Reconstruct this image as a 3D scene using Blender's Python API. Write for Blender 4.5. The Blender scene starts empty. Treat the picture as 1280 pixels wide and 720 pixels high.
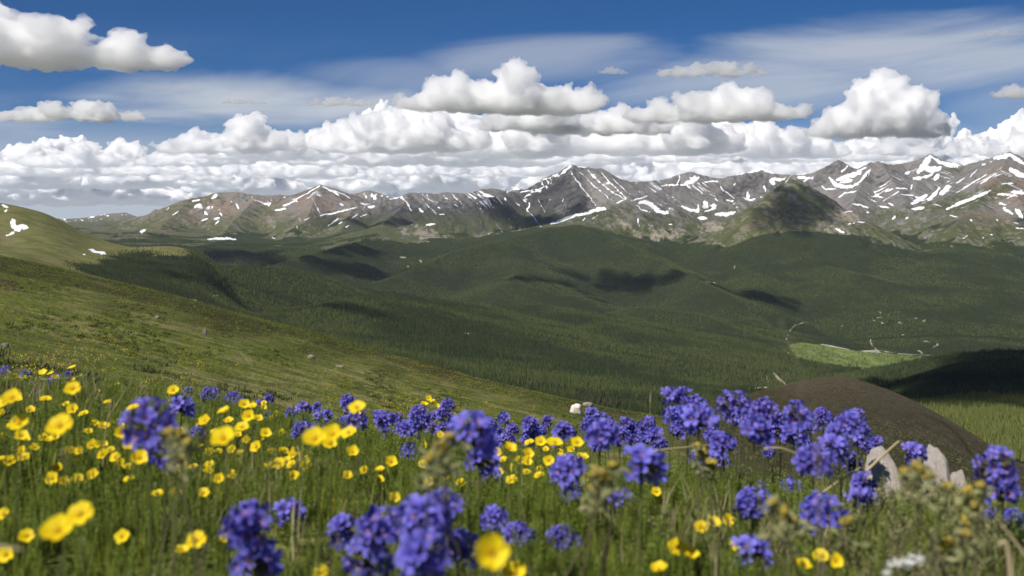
import bpy, bmesh, math, random, time
import numpy as np
from mathutils import Vector, noise as mnoise
T0 = time.time()
S = bpy.context.scene
C = S.collection
F = 1372.0            # focal length in photograph pixels (photograph 1280 wide), horizon row 270
R = math.radians

def P(px, py, D):
    return Vector(((px - 640) / F * D, D, (270 - py) / F * D))

def tag(o, label=None, cat=None, group=None, kind=None):
    if label: o['label'] = label
    if cat: o['category'] = cat
    if group: o['group'] = group
    if kind: o['kind'] = kind
    return o

# ------------------------------------------------------------------ noise (numpy)
_rs = np.random.RandomState(11)
_perm = np.concatenate([_rs.permutation(512)] * 2)
_ga = np.linspace(0, 2 * np.pi, 16, endpoint=False)
_gx, _gy = np.cos(_ga), np.sin(_ga)

def perlin(x, y, seed=0):
    x = np.asarray(x, float) + seed * 17.37
    y = np.asarray(y, float) + seed * 9.71
    xi = np.floor(x).astype(np.int64); yi = np.floor(y).astype(np.int64)
    xf = x - xi; yf = y - yi
    u = xf * xf * xf * (xf * (xf * 6 - 15) + 10); v = yf * yf * yf * (yf * (yf * 6 - 15) + 10)
    def g(ix, iy, dx, dy):
        h = _perm[(_perm[ix & 511] + iy) & 511] & 15
        return _gx[h] * dx + _gy[h] * dy
    a = g(xi, yi, xf, yf); b = g(xi + 1, yi, xf - 1, yf)
    c = g(xi, yi + 1, xf, yf - 1); d = g(xi + 1, yi + 1, xf - 1, yf - 1)
    return (a + (b - a) * u + ((c + (d - c) * u) - (a + (b - a) * u)) * v) * 1.5

def fbm(x, y, oct=4, seed=0, gain=.5):
    s = 0; a = 1; f = 1
    for o in range(oct):
        s = s + a * perlin(x * f, y * f, seed + o); a *= gain; f *= 2.03
    return s

def ridged(x, y, oct=3, seed=0):
    s = 0; a = 1; f = 1
    for o in range(oct):
        s = s + a * (1 - 2 * np.abs(perlin(x * f, y * f, seed + o))); a *= .5; f *= 2.1
    return s / 1.6

def sst(a, b, x):
    t = np.clip((x - a) / (b - a), 0, 1)
    return t * t * (3 - 2 * t)

# ------------------------------------------------------------------ terrain
def drop(D):
    return 2.2 * (1 - np.exp(-np.maximum(D - 3, 0) / 15))

NEAR = {   # distance : (direction, height of the ground line less the eye height)
    .3: ((-350, 330), (640, 345), (1600, 350)),
    1.5: ((-350, 318), (0, 333), (400, 355), (640, 368), (900, 370), (1280, 380), (1600, 380)),
    4: ((-350, 270), (0, 328), (250, 362), (400, 398), (640, 448), (830, 485), (1000, 545), (1280, 600), (1600, 640)),
    10: ((-350, 255), (0, 325), (200, 370), (400, 415), (640, 470), (830, 510), (1000, 590), (1280, 690), (1600, 720)),
    40: ((-350, 250), (0, 324), (200, 369), (400, 420), (640, 480), (830, 523), (1000, 580), (1280, 650), (1600, 700)),
    130: ((-350, 248), (0, 322), (200, 367), (400, 421), (600, 474), (700, 497), (820, 520), (1000, 540), (1280, 610), (1600, 690)),
    260: ((-350, 252), (0, 331), (200, 377), (400, 433), (600, 492), (760, 530), (860, 530), (940, 515), (1050, 500), (1150, 525), (1280, 595), (1600, 720)),
    500: ((-350, 275), (0, 360), (200, 410), (400, 470), (640, 540), (760, 560), (860, 503), (940, 489), (1010, 472), (1050, 467), (1090, 478), (1130, 497), (1180, 522), (1280, 583), (1600, 730)),
    800: ((-350, 300), (0, 375), (200, 420), (400, 480), (640, 530), (860, 540), (940, 530), (1050, 522), (1150, 560), (1280, 620), (1600, 700)),
}
MID = [(700, 492, 1300), (780, 499, 1300), (850, 505, 1300), (600, 464, 1600), (640, 440, 2300), (640, 410, 3200), (600, 383, 4300), (680, 385, 4400),
    (600, 386, 5000), (500, 410, 2600), (470, 440, 1700), (350, 415, 1700), (330, 398, 2400), (440, 400, 2700), (420, 352, 4000), (466, 359, 4200), (520, 371, 4300), (353, 334, 3800),
    (274, 331, 3500), (300, 368, 2800), (250, 360, 2400), (380, 383, 3000), (100, 333, 2150), (60, 345, 1500), (200, 390, 1500),
    (200, 338, 2500), (0, 255, 3000), (-200, 225, 3000), (-350, 215, 3000), (62, 270, 3000), (104, 294, 3000), (129, 303.5, 3000), (177, 312, 3000), (208, 311, 3000), (250, 319, 3050), (275, 331, 3100),
    (100, 318, 2450), (40, 320, 2100), (0, 300, 2400), (31, 320, 1750), (83, 340, 1800), (-200, 290, 1900), (150, 328, 2500),
    (0, 300, 4500), (100, 318, 4500), (208, 340, 4500), (330, 355, 4800), (420, 364, 5000), (-250, 270, 4800),
    (530, 364, 5700), (500, 352, 6300), (481, 356, 6000), (512, 339, 6600), (566, 315, 7400), (634, 300, 8000), (686, 286, 8400), (725, 283, 8500),
    (640, 330, 7000), (600, 360, 5900), (700, 370, 5500), (750, 308, 7700), (800, 322, 7300), (830, 350, 6500), (790, 350, 6300), (740, 345, 6400),
    (348, 330, 6000), (386, 319, 6800), (427, 309, 7500), (480, 292, 8600), (450, 330, 6500), (400, 340, 5800),
    (300, 322, 7000), (330, 312, 8500), (250, 302, 9300), (150, 306, 7500), (0, 300, 8000), (-250, 285, 8000), (200, 318, 6500),
    (890, 335, 7400), (960, 325, 7800), (1000, 330, 7700), (1200, 320, 7900), (1280, 328, 7900), (1100, 360, 7000), (1250, 380, 6500), (1100, 400, 6000), (1060, 430, 5500), (1280, 420, 5800), (1500, 400, 6000), (1500, 330, 8000),
    (1000, 441, 5200), (1100, 456, 4900), (1000, 462, 4600), (950, 400, 5500), (900, 376, 5800), (860, 400, 5000), (800, 388, 5000), (950, 430, 4700), (900, 440, 4000), (960, 470, 3600), (860, 470, 3000), (930, 487, 2500), (1010, 485, 3800), (1080, 478, 4200), (1200, 458, 4600), (1300, 455, 4600),
    (1240, 438, 2800), (1180, 444, 2850), (1140, 456, 2800), (1100, 470, 2700), (1290, 438, 2850), (1150, 480, 2200), (1240, 465, 2200), (1200, 499, 1750), (1290, 500, 1750), (1280, 535, 1300), (1190, 525, 1300), (1400, 445, 2800), (1550, 470, 2800), (1500, 520, 1700), (1030, 500, 2300), (1200, 470, 3600), (1300, 465, 3600),
    (1000, 310, 9000), (870, 312, 9000), (780, 292, 9000), (600, 298, 9300), (1150, 296, 9000), (1280, 296, 9000), (400, 300, 9500), (100, 292, 10500), (-200, 275, 10500), (1500, 296, 9500)]
for _D, _py in ((11000, 292), (14000, 285), (20000, 277), (27000, 274)):
    MID += [(px, _py, _D) for px in (-350, 0, 300, 640, 950, 1280, 1600)]
_cp = []
for _D, row in NEAR.items():
    for px, py in row:
        _cp.append(((px - 640) / F * 5, math.log(_D), (270 - py) / F + (2.56 / _D if 100 < _D < 300 else 0)))
for px, py, _D in MID:
    _cp.append(((px - 640) / F * 5, math.log(_D), (270 - py) / F + 2.56 / _D))
_cp = np.array(_cp)
def _phi(r2):
    return .5 * r2 * np.log(r2 + 1e-12)
def _solve():
    n = len(_cp)
    r2 = (_cp[:, None, 0] - _cp[None, :, 0]) ** 2 + (_cp[:, None, 1] - _cp[None, :, 1]) ** 2
    A = np.zeros((n + 3, n + 3)); A[:n, :n] = _phi(r2) + np.eye(n) * 1e-5
    A[:n, n] = 1; A[:n, n + 1:] = _cp[:, :2]; A[n, :n] = 1; A[n + 1:, :n] = _cp[:, :2].T
    return np.linalg.solve(A, np.concatenate([_cp[:, 2], [0, 0, 0]]))
_w = _solve()

_u0, _du, _v0, _dv = -4.2, .04, -1.9, .025
_gu = np.arange(_u0, 4.3, _du); _gv = np.arange(_v0, 10.5, _dv)
def _grid():
    U, V = np.meshgrid(_gu, _gv); n = len(_cp)
    out = _w[n] + _w[n + 1] * U + _w[n + 2] * V
    for i in range(n):
        out += _w[i] * _phi((U - _cp[i, 0]) ** 2 + (V - _cp[i, 1]) ** 2)
    return out
_G = _grid()

def tps(X, Y):          # thin-plate surface, cubic lookup
    u = (X / Y * 5 - _u0) / _du; v = (np.log(Y) - _v0) / _dv
    u = np.clip(u, 1, len(_gu) - 3); v = np.clip(v, 1, len(_gv) - 3)
    iu = np.floor(u).astype(np.int64); iv = np.floor(v).astype(np.int64)
    fu = u - iu; fv = v - iv
    def cr(f):
        return (-.5 * f + f * f - .5 * f ** 3, 1 - 2.5 * f * f + 1.5 * f ** 3, .5 * f + 2 * f * f - 1.5 * f ** 3, -.5 * f * f + .5 * f ** 3)
    wu = cr(fu); wv = cr(fv)
    out = 0
    for j in range(4):
        r = 0
        for i in range(4):
            r = r + wu[i] * _G[iv + j - 1, iu + i - 1]
        out = out + wv[j] * r
    return out

def hummocks(X, Y, D):
    z = 0
    for k, lam in enumerate((.22, .6, 1.7, 5, 14, 45, 130, 380, 900)):
        w = sst(2.2 * lam, 7 * lam, D) * (1 - .6 * sst(60 * lam, 200 * lam, D))
        a = (.035, .03, .02, .016, .012, .010, .014, .026, .032)[k] * lam
        z = z + a * w * perlin(X / lam, Y / lam, 30 + k)
    return z

RIDGES = [   # (points (direction, height, distance), slope, gully depth, gully spacing)
    ([(480, 295, 9300), (511, 281, 9500), (536, 272, 9700), (563, 264, 9900), (597, 252.5, 10200), (630, 242, 10500), (653, 239, 10700), (670, 229.5, 10800), (697, 217, 10950), (715, 205.5, 11000), (733, 209, 11100), (754, 211, 11200), (772, 222, 11350), (787, 227, 11500), (814, 226.5, 11800), (833, 224, 12000), (848, 218, 12000), (863, 214.5, 12000), (875, 218, 12000), (891, 222, 12000), (902, 223, 12000), (921, 218, 12100), (938, 214, 12200), (954.6, 209.5, 12300), (969, 217.5, 12300), (988, 218.5, 12200), (1015, 216, 12000), (1034, 207, 11800), (1048, 199.5, 11700), (1067, 210, 11800), (1072, 211, 11700), (1089, 203, 11300), (1099, 202, 11300), (1114, 206, 11600), (1128, 204.6, 11800), (1145, 200, 11800), (1163, 192.5, 11800), (1182, 201, 11800), (1205, 206, 11700), (1228, 200, 11400), (1245, 195.6, 11200), (1262, 190, 11000), (1280, 198, 11000), (1340, 215, 11000), (1450, 225, 11000), (1620, 230, 11000)], .68, 72, 360),
    ([(715, 206, 11000), (722, 235, 10500), (728, 262, 9950)], .62, 60, 240),
    ([(735, 210, 11100), (765, 228, 10600), (795, 252, 10000)], .55, 60, 210),
    ([(687, 283, 8600), (722, 267.5, 8900), (758, 258, 9200), (787, 251, 9500), (810, 244, 9900), (833, 235, 10300), (856, 231, 10600), (881, 227.5, 10800), (898, 229.6, 10900), (908, 240, 10700), (925, 262, 10300)], .6, 60, 260),
    ([(856, 231, 10600), (845, 250, 10100), (838, 268, 9700)], .6, 50, 230),
    ([(1089, 203, 11300), (1076, 230, 10800), (1067, 250, 10300), (1062, 264, 9900)], .7, 60, 220),
    ([(1099, 202, 11300), (1122, 235, 10600), (1132, 258, 9900)], .6, 60, 240),
    ([(1163, 193, 11800), (1148, 222, 11100), (1142, 240, 10600)], .6, 60, 240),
    ([(1262, 190, 11000), (1246, 222, 10100), (1222, 252, 9300), (1204, 265, 8900), (1192, 286, 8500)], .55, 45, 260),
    ([(1246, 222, 10100), (1275, 250, 9200), (1288, 280, 8700)], .5, 45, 250),
    ([(1245, 196, 11200), (1203, 225, 10600), (1168, 255, 9700)], .5, 40, 300),
    ([(868, 327, 8000), (905, 297, 8150), (935, 268, 8300), (955, 247, 8400), (975, 231, 8550), (990, 224, 8600), (1003, 226, 8650), (1020, 238, 8700), (1040, 262, 8750), (1058, 292, 8700)], .74, 38, 300),
    ([(990, 224, 8600), (985, 262, 8250), (978, 305, 7950)], .66, 34, 240),
    ([(60, 320, 11800), (112, 292, 12000), (146, 279.6, 12200), (179, 270, 12400), (204, 261, 12500), (225, 251.5, 12500), (252, 246, 12500), (271, 241, 12500), (296, 240, 12500), (323, 244, 12500), (363, 244, 12500), (382, 238, 12500), (400, 231, 12500), (417, 235, 12500), (434, 244, 12500), (448, 254, 12500)], .5, 70, 380),
    ([(400, 231, 12500), (388, 262, 11500), (378, 288, 10500)], .5, 50, 300),
    ([(323, 244, 12500), (300, 268, 11600), (280, 290, 10600)], .42, 45, 320),
    ([(240, 248, 12500), (210, 275, 11500), (190, 294, 10600)], .4, 40, 320),
    ([(369, 284, 10300), (390, 272, 10700), (413, 267, 11000), (440, 261, 11300), (465, 254.6, 11500), (486, 249, 11700), (501, 245, 11800), (511, 241, 11900), (532, 241, 12000), (545, 242, 12100), (559, 239.6, 12200), (574, 241, 12300), (582, 242, 12400), (603, 236, 12600), (615, 235, 12700), (636, 239, 12800), (665, 242, 12900)], .58, 62, 320),
    ([(440, 261, 11300), (428, 285, 10300), (420, 306, 9500)], .5, 50, 260),
    ([(511, 241, 11900), (500, 262, 11200), (478, 280, 10400)], .55, 55, 260),
    ([(180, 323, 3050), (274, 330.5, 3500), (353, 334, 3800), (396, 343, 3950), (440, 357, 4100), (511, 368, 4300), (548, 379, 4500)], .40, 14, 260),
    ([(300, 400, 2250), (365, 392, 2450), (405, 383, 2650), (450, 372, 2950), (520, 374, 3300), (600, 380, 3700), (680, 384, 4000), (760, 393, 4200)], .2, 12, 260),
    ([(470, 358, 6000), (511.6, 339, 6500), (566.6, 315, 7200), (634, 300, 7800), (686, 286, 8200), (725, 283, 8400)], .40, 22, 420),
    ([(725, 283, 8400), (770, 300, 7700), (820, 325, 7000), (860, 345, 6400), (900, 364, 5900)], .40, 20, 380),
    ([(634, 300, 7800), (652, 328, 6900), (645, 352, 6000)], .3, 18, 360),
    ([(348, 330, 5900), (386, 319, 6700), (427, 309, 7400), (459, 298, 8000), (482, 290, 8500)], .40, 18, 360),
    ([(680, 384, 4000), (760, 406, 3500), (850, 442, 3000), (905, 476, 2600)], .2, 12, 280),
    ([(800, 384, 4900), (870, 392, 4900), (940, 420, 4500), (970, 450, 3900)], .22, 14, 300),
    ([(985, 322, 7700), (1060, 340, 7000), (1120, 368, 6300)], .2, 14, 360), ([(1200, 320, 8000), (1230, 350, 7000), (1260, 385, 6200)], .2, 14, 360),
    ([(1085, 478, 2600), (1105, 467, 2700), (1140, 455.5, 2800), (1180, 444, 2850), (1240, 437.5, 2850), (1290, 438, 2850), (1400, 446, 2900)], .3, 10, 200),
    ([(-350, 235, 11000), (-100, 252, 11500), (40, 285, 12000)], .5, 60, 380),
    ([(425, 250, 17000), (436, 242, 17000), (448, 240, 17000), (461, 236.5, 17000), (473, 240, 17000), (488, 245, 17000), (505, 250, 17000)], .6, 70, 500),
    ([(634, 241, 15500), (646, 233.5, 15500), (654, 236, 15500), (665, 243, 15500)], .6, 50, 500),
    ([(-200, 276, 20000), (60, 273, 20000), (90, 272.5, 20000), (110, 271, 20000), (125, 268, 20000), (137, 266, 20000), (156, 265, 20000), (173, 271, 20000), (210, 274, 20000), (300, 276, 20000)], .5, 70, 600),
]
STREAK = [None]
def ridge_height(X, Y, base):
    z = base.copy(); stk = np.zeros(X.shape)
    for ri, (pts, sl, gd, gl) in enumerate(RIDGES):
        pw = np.array([P(*p)[:] for p in pts])
        mg = 2600 if pw[:, 1].max() > 8550 else 800; lo = pw[:, 1].min() - mg; hi = pw[:, 1].max() + mg
        m = (Y > lo) & (Y < hi) & (X > pw[:, 0].min() - mg) & (X < pw[:, 0].max() + mg)
        if not m.any(): continue
        x = X[m]; y = Y[m]
        best = np.full(x.shape, -1e9); bd = np.zeros(x.shape); bs = np.zeros(x.shape); side = np.zeros(x.shape)
        s0 = 0
        for a, b in zip(pw[:-1], pw[1:]):
            ex, ey = b[0] - a[0], b[1] - a[1]; l2 = ex * ex + ey * ey; l = math.sqrt(l2)
            t = np.clip(((x - a[0]) * ex + (y - a[1]) * ey) / l2, 0, 1)
            d = np.hypot(x - a[0] - t * ex, y - a[1] - t * ey)
            h = a[2] + (b[2] - a[2]) * t - 1600 * (1 - np.exp(-d * sl / 1600))
            k = h > best
            best = np.where(k, h, best); bd = np.where(k, d, bd); bs = np.where(k, s0 + t * l, bs)
            side = np.where(k, np.sign((x - a[0]) * ey - (y - a[1]) * ex), side)
            s0 += l
        wrp = fbm(x / 420, y / 420, 3, ri) * .55
        g = ridged(bs / gl + wrp + side * 7.3, bd / 2600 + ri, 3, 50 + ri)
        env = sst(10, 260, bd)
        cr = 1. if mg > 2000 else .25
        hh = best + (g - .45) * gd * env + (fbm(x / 60, y / 60, 3, 80) * 5 + perlin(bs / 90, ri + 0 * bs, 5) * 5) * cr
        kk = 26.0
        dz = hh - z[m]
        win = dz > 0
        sv = ridged(bs / 62 + wrp * 1.5 + side * 3.1, bd / 900 + ri * 3, 3, 200 + ri)
        tmp = stk[m]; tmp[win] = sv[win]; stk[m] = tmp
        z[m] = z[m] + np.where(dz > kk, dz, np.where(dz < -kk, 0, (dz + kk) ** 2 / (4 * kk)))
    STREAK[0] = stk
    return z

def ground(X, Y):
    X = np.asarray(X, float); Y = np.asarray(Y, float)
    z = tps(X, Y) * Y - .36 - drop(Y) + hummocks(X, Y, Y)
    if Y.min() < 5: z = z + .06 * np.exp(-((X - .86) ** 2 + (Y - 2.4) ** 2) / .16)      # the rise that carries the pale rocks
    if Y.max() > 1500:
        px = 640 + X / Y * F
        z = z - (95 + 60 * sst(4200, 5200, Y)) * sst(2350, 3300, Y) * sst(8500, 7200, Y) * sst(960, 860, px) * np.where(Y < 3500, sst(250, 330, px), 1.) - 30 * sst(2200, 2700, Y) * sst(3700, 3200, Y) * sst(1060, 1110, px)
        z = ridge_height(X, Y, z)
    return z

PXF = np.concatenate([np.arange(-340, -60, 7.0), np.arange(-60, 1341, 1.0), np.arange(1347, 1625, 7.0)])
PXM = np.concatenate([np.arange(-340, -60, 8.0), np.arange(-60, 1341, 1.75), np.arange(1347, 1625, 8.0)])
PXN = np.concatenate([np.arange(-340, -60, 10.0), np.arange(-60, 1341, 2.5), np.arange(1347, 1625, 10.0)])

def sheet(name, pxs, Ds, mat, attrs=None, label=None):
    U = (pxs - 640) / F
    Y = np.repeat(Ds[:, None], len(U), 1); X = Y * U[None, :]
    Z = ground(X, Y)
    n, m = Y.shape
    co = np.stack([X, Y, Z], -1).reshape(-1, 3)
    idx = np.arange(n * m).reshape(n, m)
    q = np.stack([idx[:-1, :-1], idx[:-1, 1:], idx[1:, 1:], idx[1:, :-1]], -1).reshape(-1, 4)
    me = bpy.data.meshes.new(name)
    me.vertices.add(n * m); me.vertices.foreach_set('co', co.ravel().astype(np.float32))
    me.loops.add(q.size); me.loops.foreach_set('vertex_index', q.ravel().astype(np.int32))
    me.polygons.add(len(q)); me.polygons.foreach_set('loop_start', np.arange(0, q.size, 4, dtype=np.int32))
    me.polygons.foreach_set('use_smooth', np.ones(len(q), bool))
    me.update()
    PY = 270 - Z / Y * F
    PX = np.repeat(pxs[None, :], n, 0)
    if attrs:
        for k, v in attrs(PX, PY, X, Y, Z).items():
            a = me.attributes.new(k, 'FLOAT', 'POINT'); a.data.foreach_set('value', v.ravel().astype(np.float32))
    me.materials.append(mat)
    o = bpy.data.objects.new(name, me); C.objects.link(o); tag(o, label, None, None, 'structure')
    return o, X, Y, Z, PX, PY

def visible(PY):
    run = np.minimum.accumulate(PY, 0)
    return PY <= run + 1.2

def strokes(PX, PY, vis, lst, soft=.75, rough=.6):
    out = np.zeros(PX.shape)
    nz = perlin(PX / 5.3, PY / 4.1, 71) + .7 * perlin(PX / 2.1, PY / 1.7, 72)
    wx = PX + rough * 1.6 * (perlin(PX / 6., PY / 5., 73) + .5 * perlin(PX / 2.3, PY / 2., 74)); wy = PY + rough * 1.1 * (perlin(PX / 6., PY / 5., 75) + .5 * perlin(PX / 2.3, PY / 2., 76))
    ok = vis if vis is not None else np.ones(PX.shape, bool)
    for pts, w in lst:
        p = np.array(pts, float); r = w / 2 + 2.5
        m = ok & (PX > p[:, 0].min() - r) & (PX < p[:, 0].max() + r) & (PY > p[:, 1].min() - r) & (PY < p[:, 1].max() + r)
        if not m.any(): continue
        x = wx[m]; y = wy[m]; best = np.full(x.shape, 1e9); tl = np.hypot(*(p[1:] - p[:-1]).T).sum() + 1e-6; s0 = 0
        for a, b in zip(p[:-1], p[1:]):
            e = b - a; l2 = (e * e).sum() + 1e-9
            t = np.clip(((x - a[0]) * e[0] + (y - a[1]) * e[1]) / l2, 0, 1)
            f = (s0 + t * math.sqrt(l2)) / tl; tap = .5 + .5 * np.clip(4 * np.minimum(f, 1 - f), 0, 1)
            best = np.minimum(best, np.hypot(x - a[0] - t * e[0], (y - a[1] - t * e[1])) + (1 - tap) * w * .4); s0 += math.sqrt(l2)
        v = np.clip((w / 2 - best + rough * nz[m] * min(.15 + .3 * w, 2.2)) / soft * .5 + .5, 0, 1)
        out[m] = np.maximum(out[m], v)
    return out
# ------------------------------------------------------------------ materials
def new_mat(name):
    m = bpy.data.materials.new(name); m.use_nodes = True
    nt = m.node_tree; return m, nt, nt.nodes['Principled BSDF']

def nd(nt, typ, ins=None, **props):
    n = nt.nodes.new(typ)
    for k, v in props.items(): setattr(n, k, v)
    for k, v in (ins or {}).items():
        if isinstance(v, bpy.types.NodeSocket): nt.links.new(v, n.inputs[k])
        else: n.inputs[k].default_value = v
    return n

def noise_n(nt, vec, scale, detail=4, rough=.55, dist=0.):
    return nd(nt, 'ShaderNodeTexNoise', {'Vector': vec, 'Scale': scale, 'Detail': detail, 'Roughness': rough, 'Distortion': dist}).outputs['Fac']

def math_n(nt, op, a, b=0., clamp=False):
    return nd(nt, 'ShaderNodeMath', {0: a, 1: b}, operation=op, use_clamp=clamp).outputs[0]

def mix_n(nt, fac, a, b, blend='MIX'):
    n = nt.nodes.new('ShaderNodeMix'); n.data_type = 'RGBA'; n.blend_type = blend
    for i, v in ((0, fac), (6, a), (7, b)):
        if isinstance(v, bpy.types.NodeSocket): nt.links.new(v, n.inputs[i])
        else: n.inputs[i].default_value = v if i == 0 else (*v, 1)
    return n.outputs[2]

def step_n(nt, v, a, b):
    return nd(nt, 'ShaderNodeMapRange', {'Value': v, 'From Min': a, 'From Max': b}, interpolation_type='SMOOTHSTEP').outputs[0]

def attr_n(nt, name):
    return nd(nt, 'ShaderNodeAttribute', attribute_name=name).outputs['Fac']

def pos_n(nt):
    return nt.nodes.new('ShaderNodeNewGeometry').outputs['Position']

def bump_n(nt, bsdf, h, dist, strength=1.):
    b = nd(nt, 'ShaderNodeBump', {'Height': h, 'Distance': dist, 'Strength': strength})
    nt.links.new(b.outputs[0], bsdf.inputs['Normal'])

def scaled(nt, vec, s):
    return nd(nt, 'ShaderNodeMapping', {'Vector': vec, 'Scale': s}).outputs[0]

def mountain_material():
    m, nt, b = new_mat('mountain_rock'); p = pos_n(nt)
    n1 = noise_n(nt, p, .004, 5, .6); n2 = noise_n(nt, p, .03, 5, .65); n3 = noise_n(nt, p, .012, 4, .6, 1.)
    tone = math_n(nt, 'ADD', math_n(nt, 'MULTIPLY', n2, .55), math_n(nt, 'MULTIPLY', attr_n(nt, 'streak'), .34))
    rock = mix_n(nt, step_n(nt, tone, .28, .60), (.034, .036, .041), (.205, .192, .18))
    brown = mix_n(nt, step_n(nt, tone, .28, .60), (.072, .050, .038), (.225, .168, .128))
    c = mix_n(nt, math_n(nt, 'MULTIPLY', attr_n(nt, 'brown'), step_n(nt, n1, .3, .6)), rock, brown)
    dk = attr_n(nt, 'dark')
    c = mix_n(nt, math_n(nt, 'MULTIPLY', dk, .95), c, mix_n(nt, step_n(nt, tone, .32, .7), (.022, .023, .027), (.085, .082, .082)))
    g = mix_n(nt, n2, (.042, .058, .018), (.105, .112, .042))
    gm = math_n(nt, 'MULTIPLY', attr_n(nt, 'green'), step_n(nt, n3, .34, .54))
    c = mix_n(nt, gm, c, g)
    pl = math_n(nt, 'MULTIPLY', attr_n(nt, 'pale'), step_n(nt, n2, .3, .55))
    c = mix_n(nt, pl, c, (.30, .26, .21))
    t = step_n(nt, math_n(nt, 'ADD', attr_n(nt, 'tree'), math_n(nt, 'MULTIPLY', math_n(nt, 'SUBTRACT', n3, .5), .9)), .38, .62)
    c = mix_n(nt, t, c, mix_n(nt, n2, (.016, .024, .010), (.042, .054, .02)))
    sn = step_n(nt, math_n(nt, 'ADD', attr_n(nt, 'snow'), math_n(nt, 'MULTIPLY', math_n(nt, 'SUBTRACT', n2, .5), .7)), .40, .60)
    c = mix_n(nt, sn, c, (.86, .87, .9))
    nt.links.new(c, b.inputs['Base Color']); b.inputs['Roughness'].default_value = .95; b.inputs['Specular IOR Level'].default_value = .1
    bump_n(nt, b, math_n(nt, 'MULTIPLY', n2, math_n(nt, 'SUBTRACT', 1., sn)), 14)
    return m

def hills_material():
    m, nt, b = new_mat('forest_floor'); p = pos_n(nt)
    n1 = noise_n(nt, p, .0035, 5, .6); n2 = noise_n(nt, p, .02, 5, .65); n3 = noise_n(nt, p, .12, 4, .6)
    floor = mix_n(nt, n2, (.012, .018, .008), (.032, .040, .016))
    floor = mix_n(nt, step_n(nt, n3, .5, .75), floor, (.07, .075, .035))
    alp = mix_n(nt, step_n(nt, n2, .35, .65), (.095, .105, .03), (.17, .16, .06))
    alp = mix_n(nt, step_n(nt, n1, .5, .7), alp, (.17, .14, .08))
    c = mix_n(nt, step_n(nt, math_n(nt, 'ADD', attr_n(nt, 'alpine'), math_n(nt, 'MULTIPLY', math_n(nt, 'SUBTRACT', n2, .5), .8)), .35, .65), floor, alp)
    c = mix_n(nt, attr_n(nt, 'clearing'), c, mix_n(nt, step_n(nt, math_n(nt, 'ADD', math_n(nt, 'MULTIPLY', n3, .5), math_n(nt, 'MULTIPLY', n2, .5)), .40, .60), (.075, .105, .03), (.18, .22, .065)))
    dirt = step_n(nt, math_n(nt, 'ADD', attr_n(nt, 'dirt'), math_n(nt, 'MULTIPLY', math_n(nt, 'SUBTRACT', n3, .5), .8)), .35, .65)
    c = mix_n(nt, dirt, c, mix_n(nt, n3, (.24, .2, .14), (.42, .37, .28)))
    sn = step_n(nt, math_n(nt, 'ADD', attr_n(nt, 'snow'), math_n(nt, 'MULTIPLY', math_n(nt, 'SUBTRACT', n3, .5), .5)), .42, .58)
    c = mix_n(nt, sn, c, (.86, .87, .9))
    nt.links.new(c, b.inputs['Base Color']); b.inputs['Roughness'].default_value = .95; b.inputs['Specular IOR Level'].default_value = .1
    bump_n(nt, b, n3, 2.5)
    return m

def scree_material():
    m, nt, b = new_mat('tundra_scree'); p = pos_n(nt)
    n1 = noise_n(nt, p, .012, 5, .6); n2 = noise_n(nt, p, .5, 8, .82); n3 = noise_n(nt, scaled(nt, p, (.10, .02, .05)), 1.2, 5, .6, .6)
    c = mix_n(nt, step_n(nt, n2, .36, .66), (.034, .028, .016), (.135, .112, .070))
    gr = mix_n(nt, step_n(nt, n2, .36, .66), (.024, .024, .008), (.075, .068, .026))
    gm = math_n(nt, 'MULTIPLY', step_n(nt, math_n(nt, 'ADD', math_n(nt, 'MULTIPLY', n3, .75), attr_n(nt, 'green')), .55, .95), .85)
    c = mix_n(nt, gm, c, gr)
    c = mix_n(nt, step_n(nt, n3, .6, .75), c, (.075, .066, .034))
    nt.links.new(c, b.inputs['Base Color']); b.inputs['Roughness'].default_value = .95; b.inputs['Specular IOR Level'].default_value = .1
    bump_n(nt, b, n2, .8)
    return m

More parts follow.
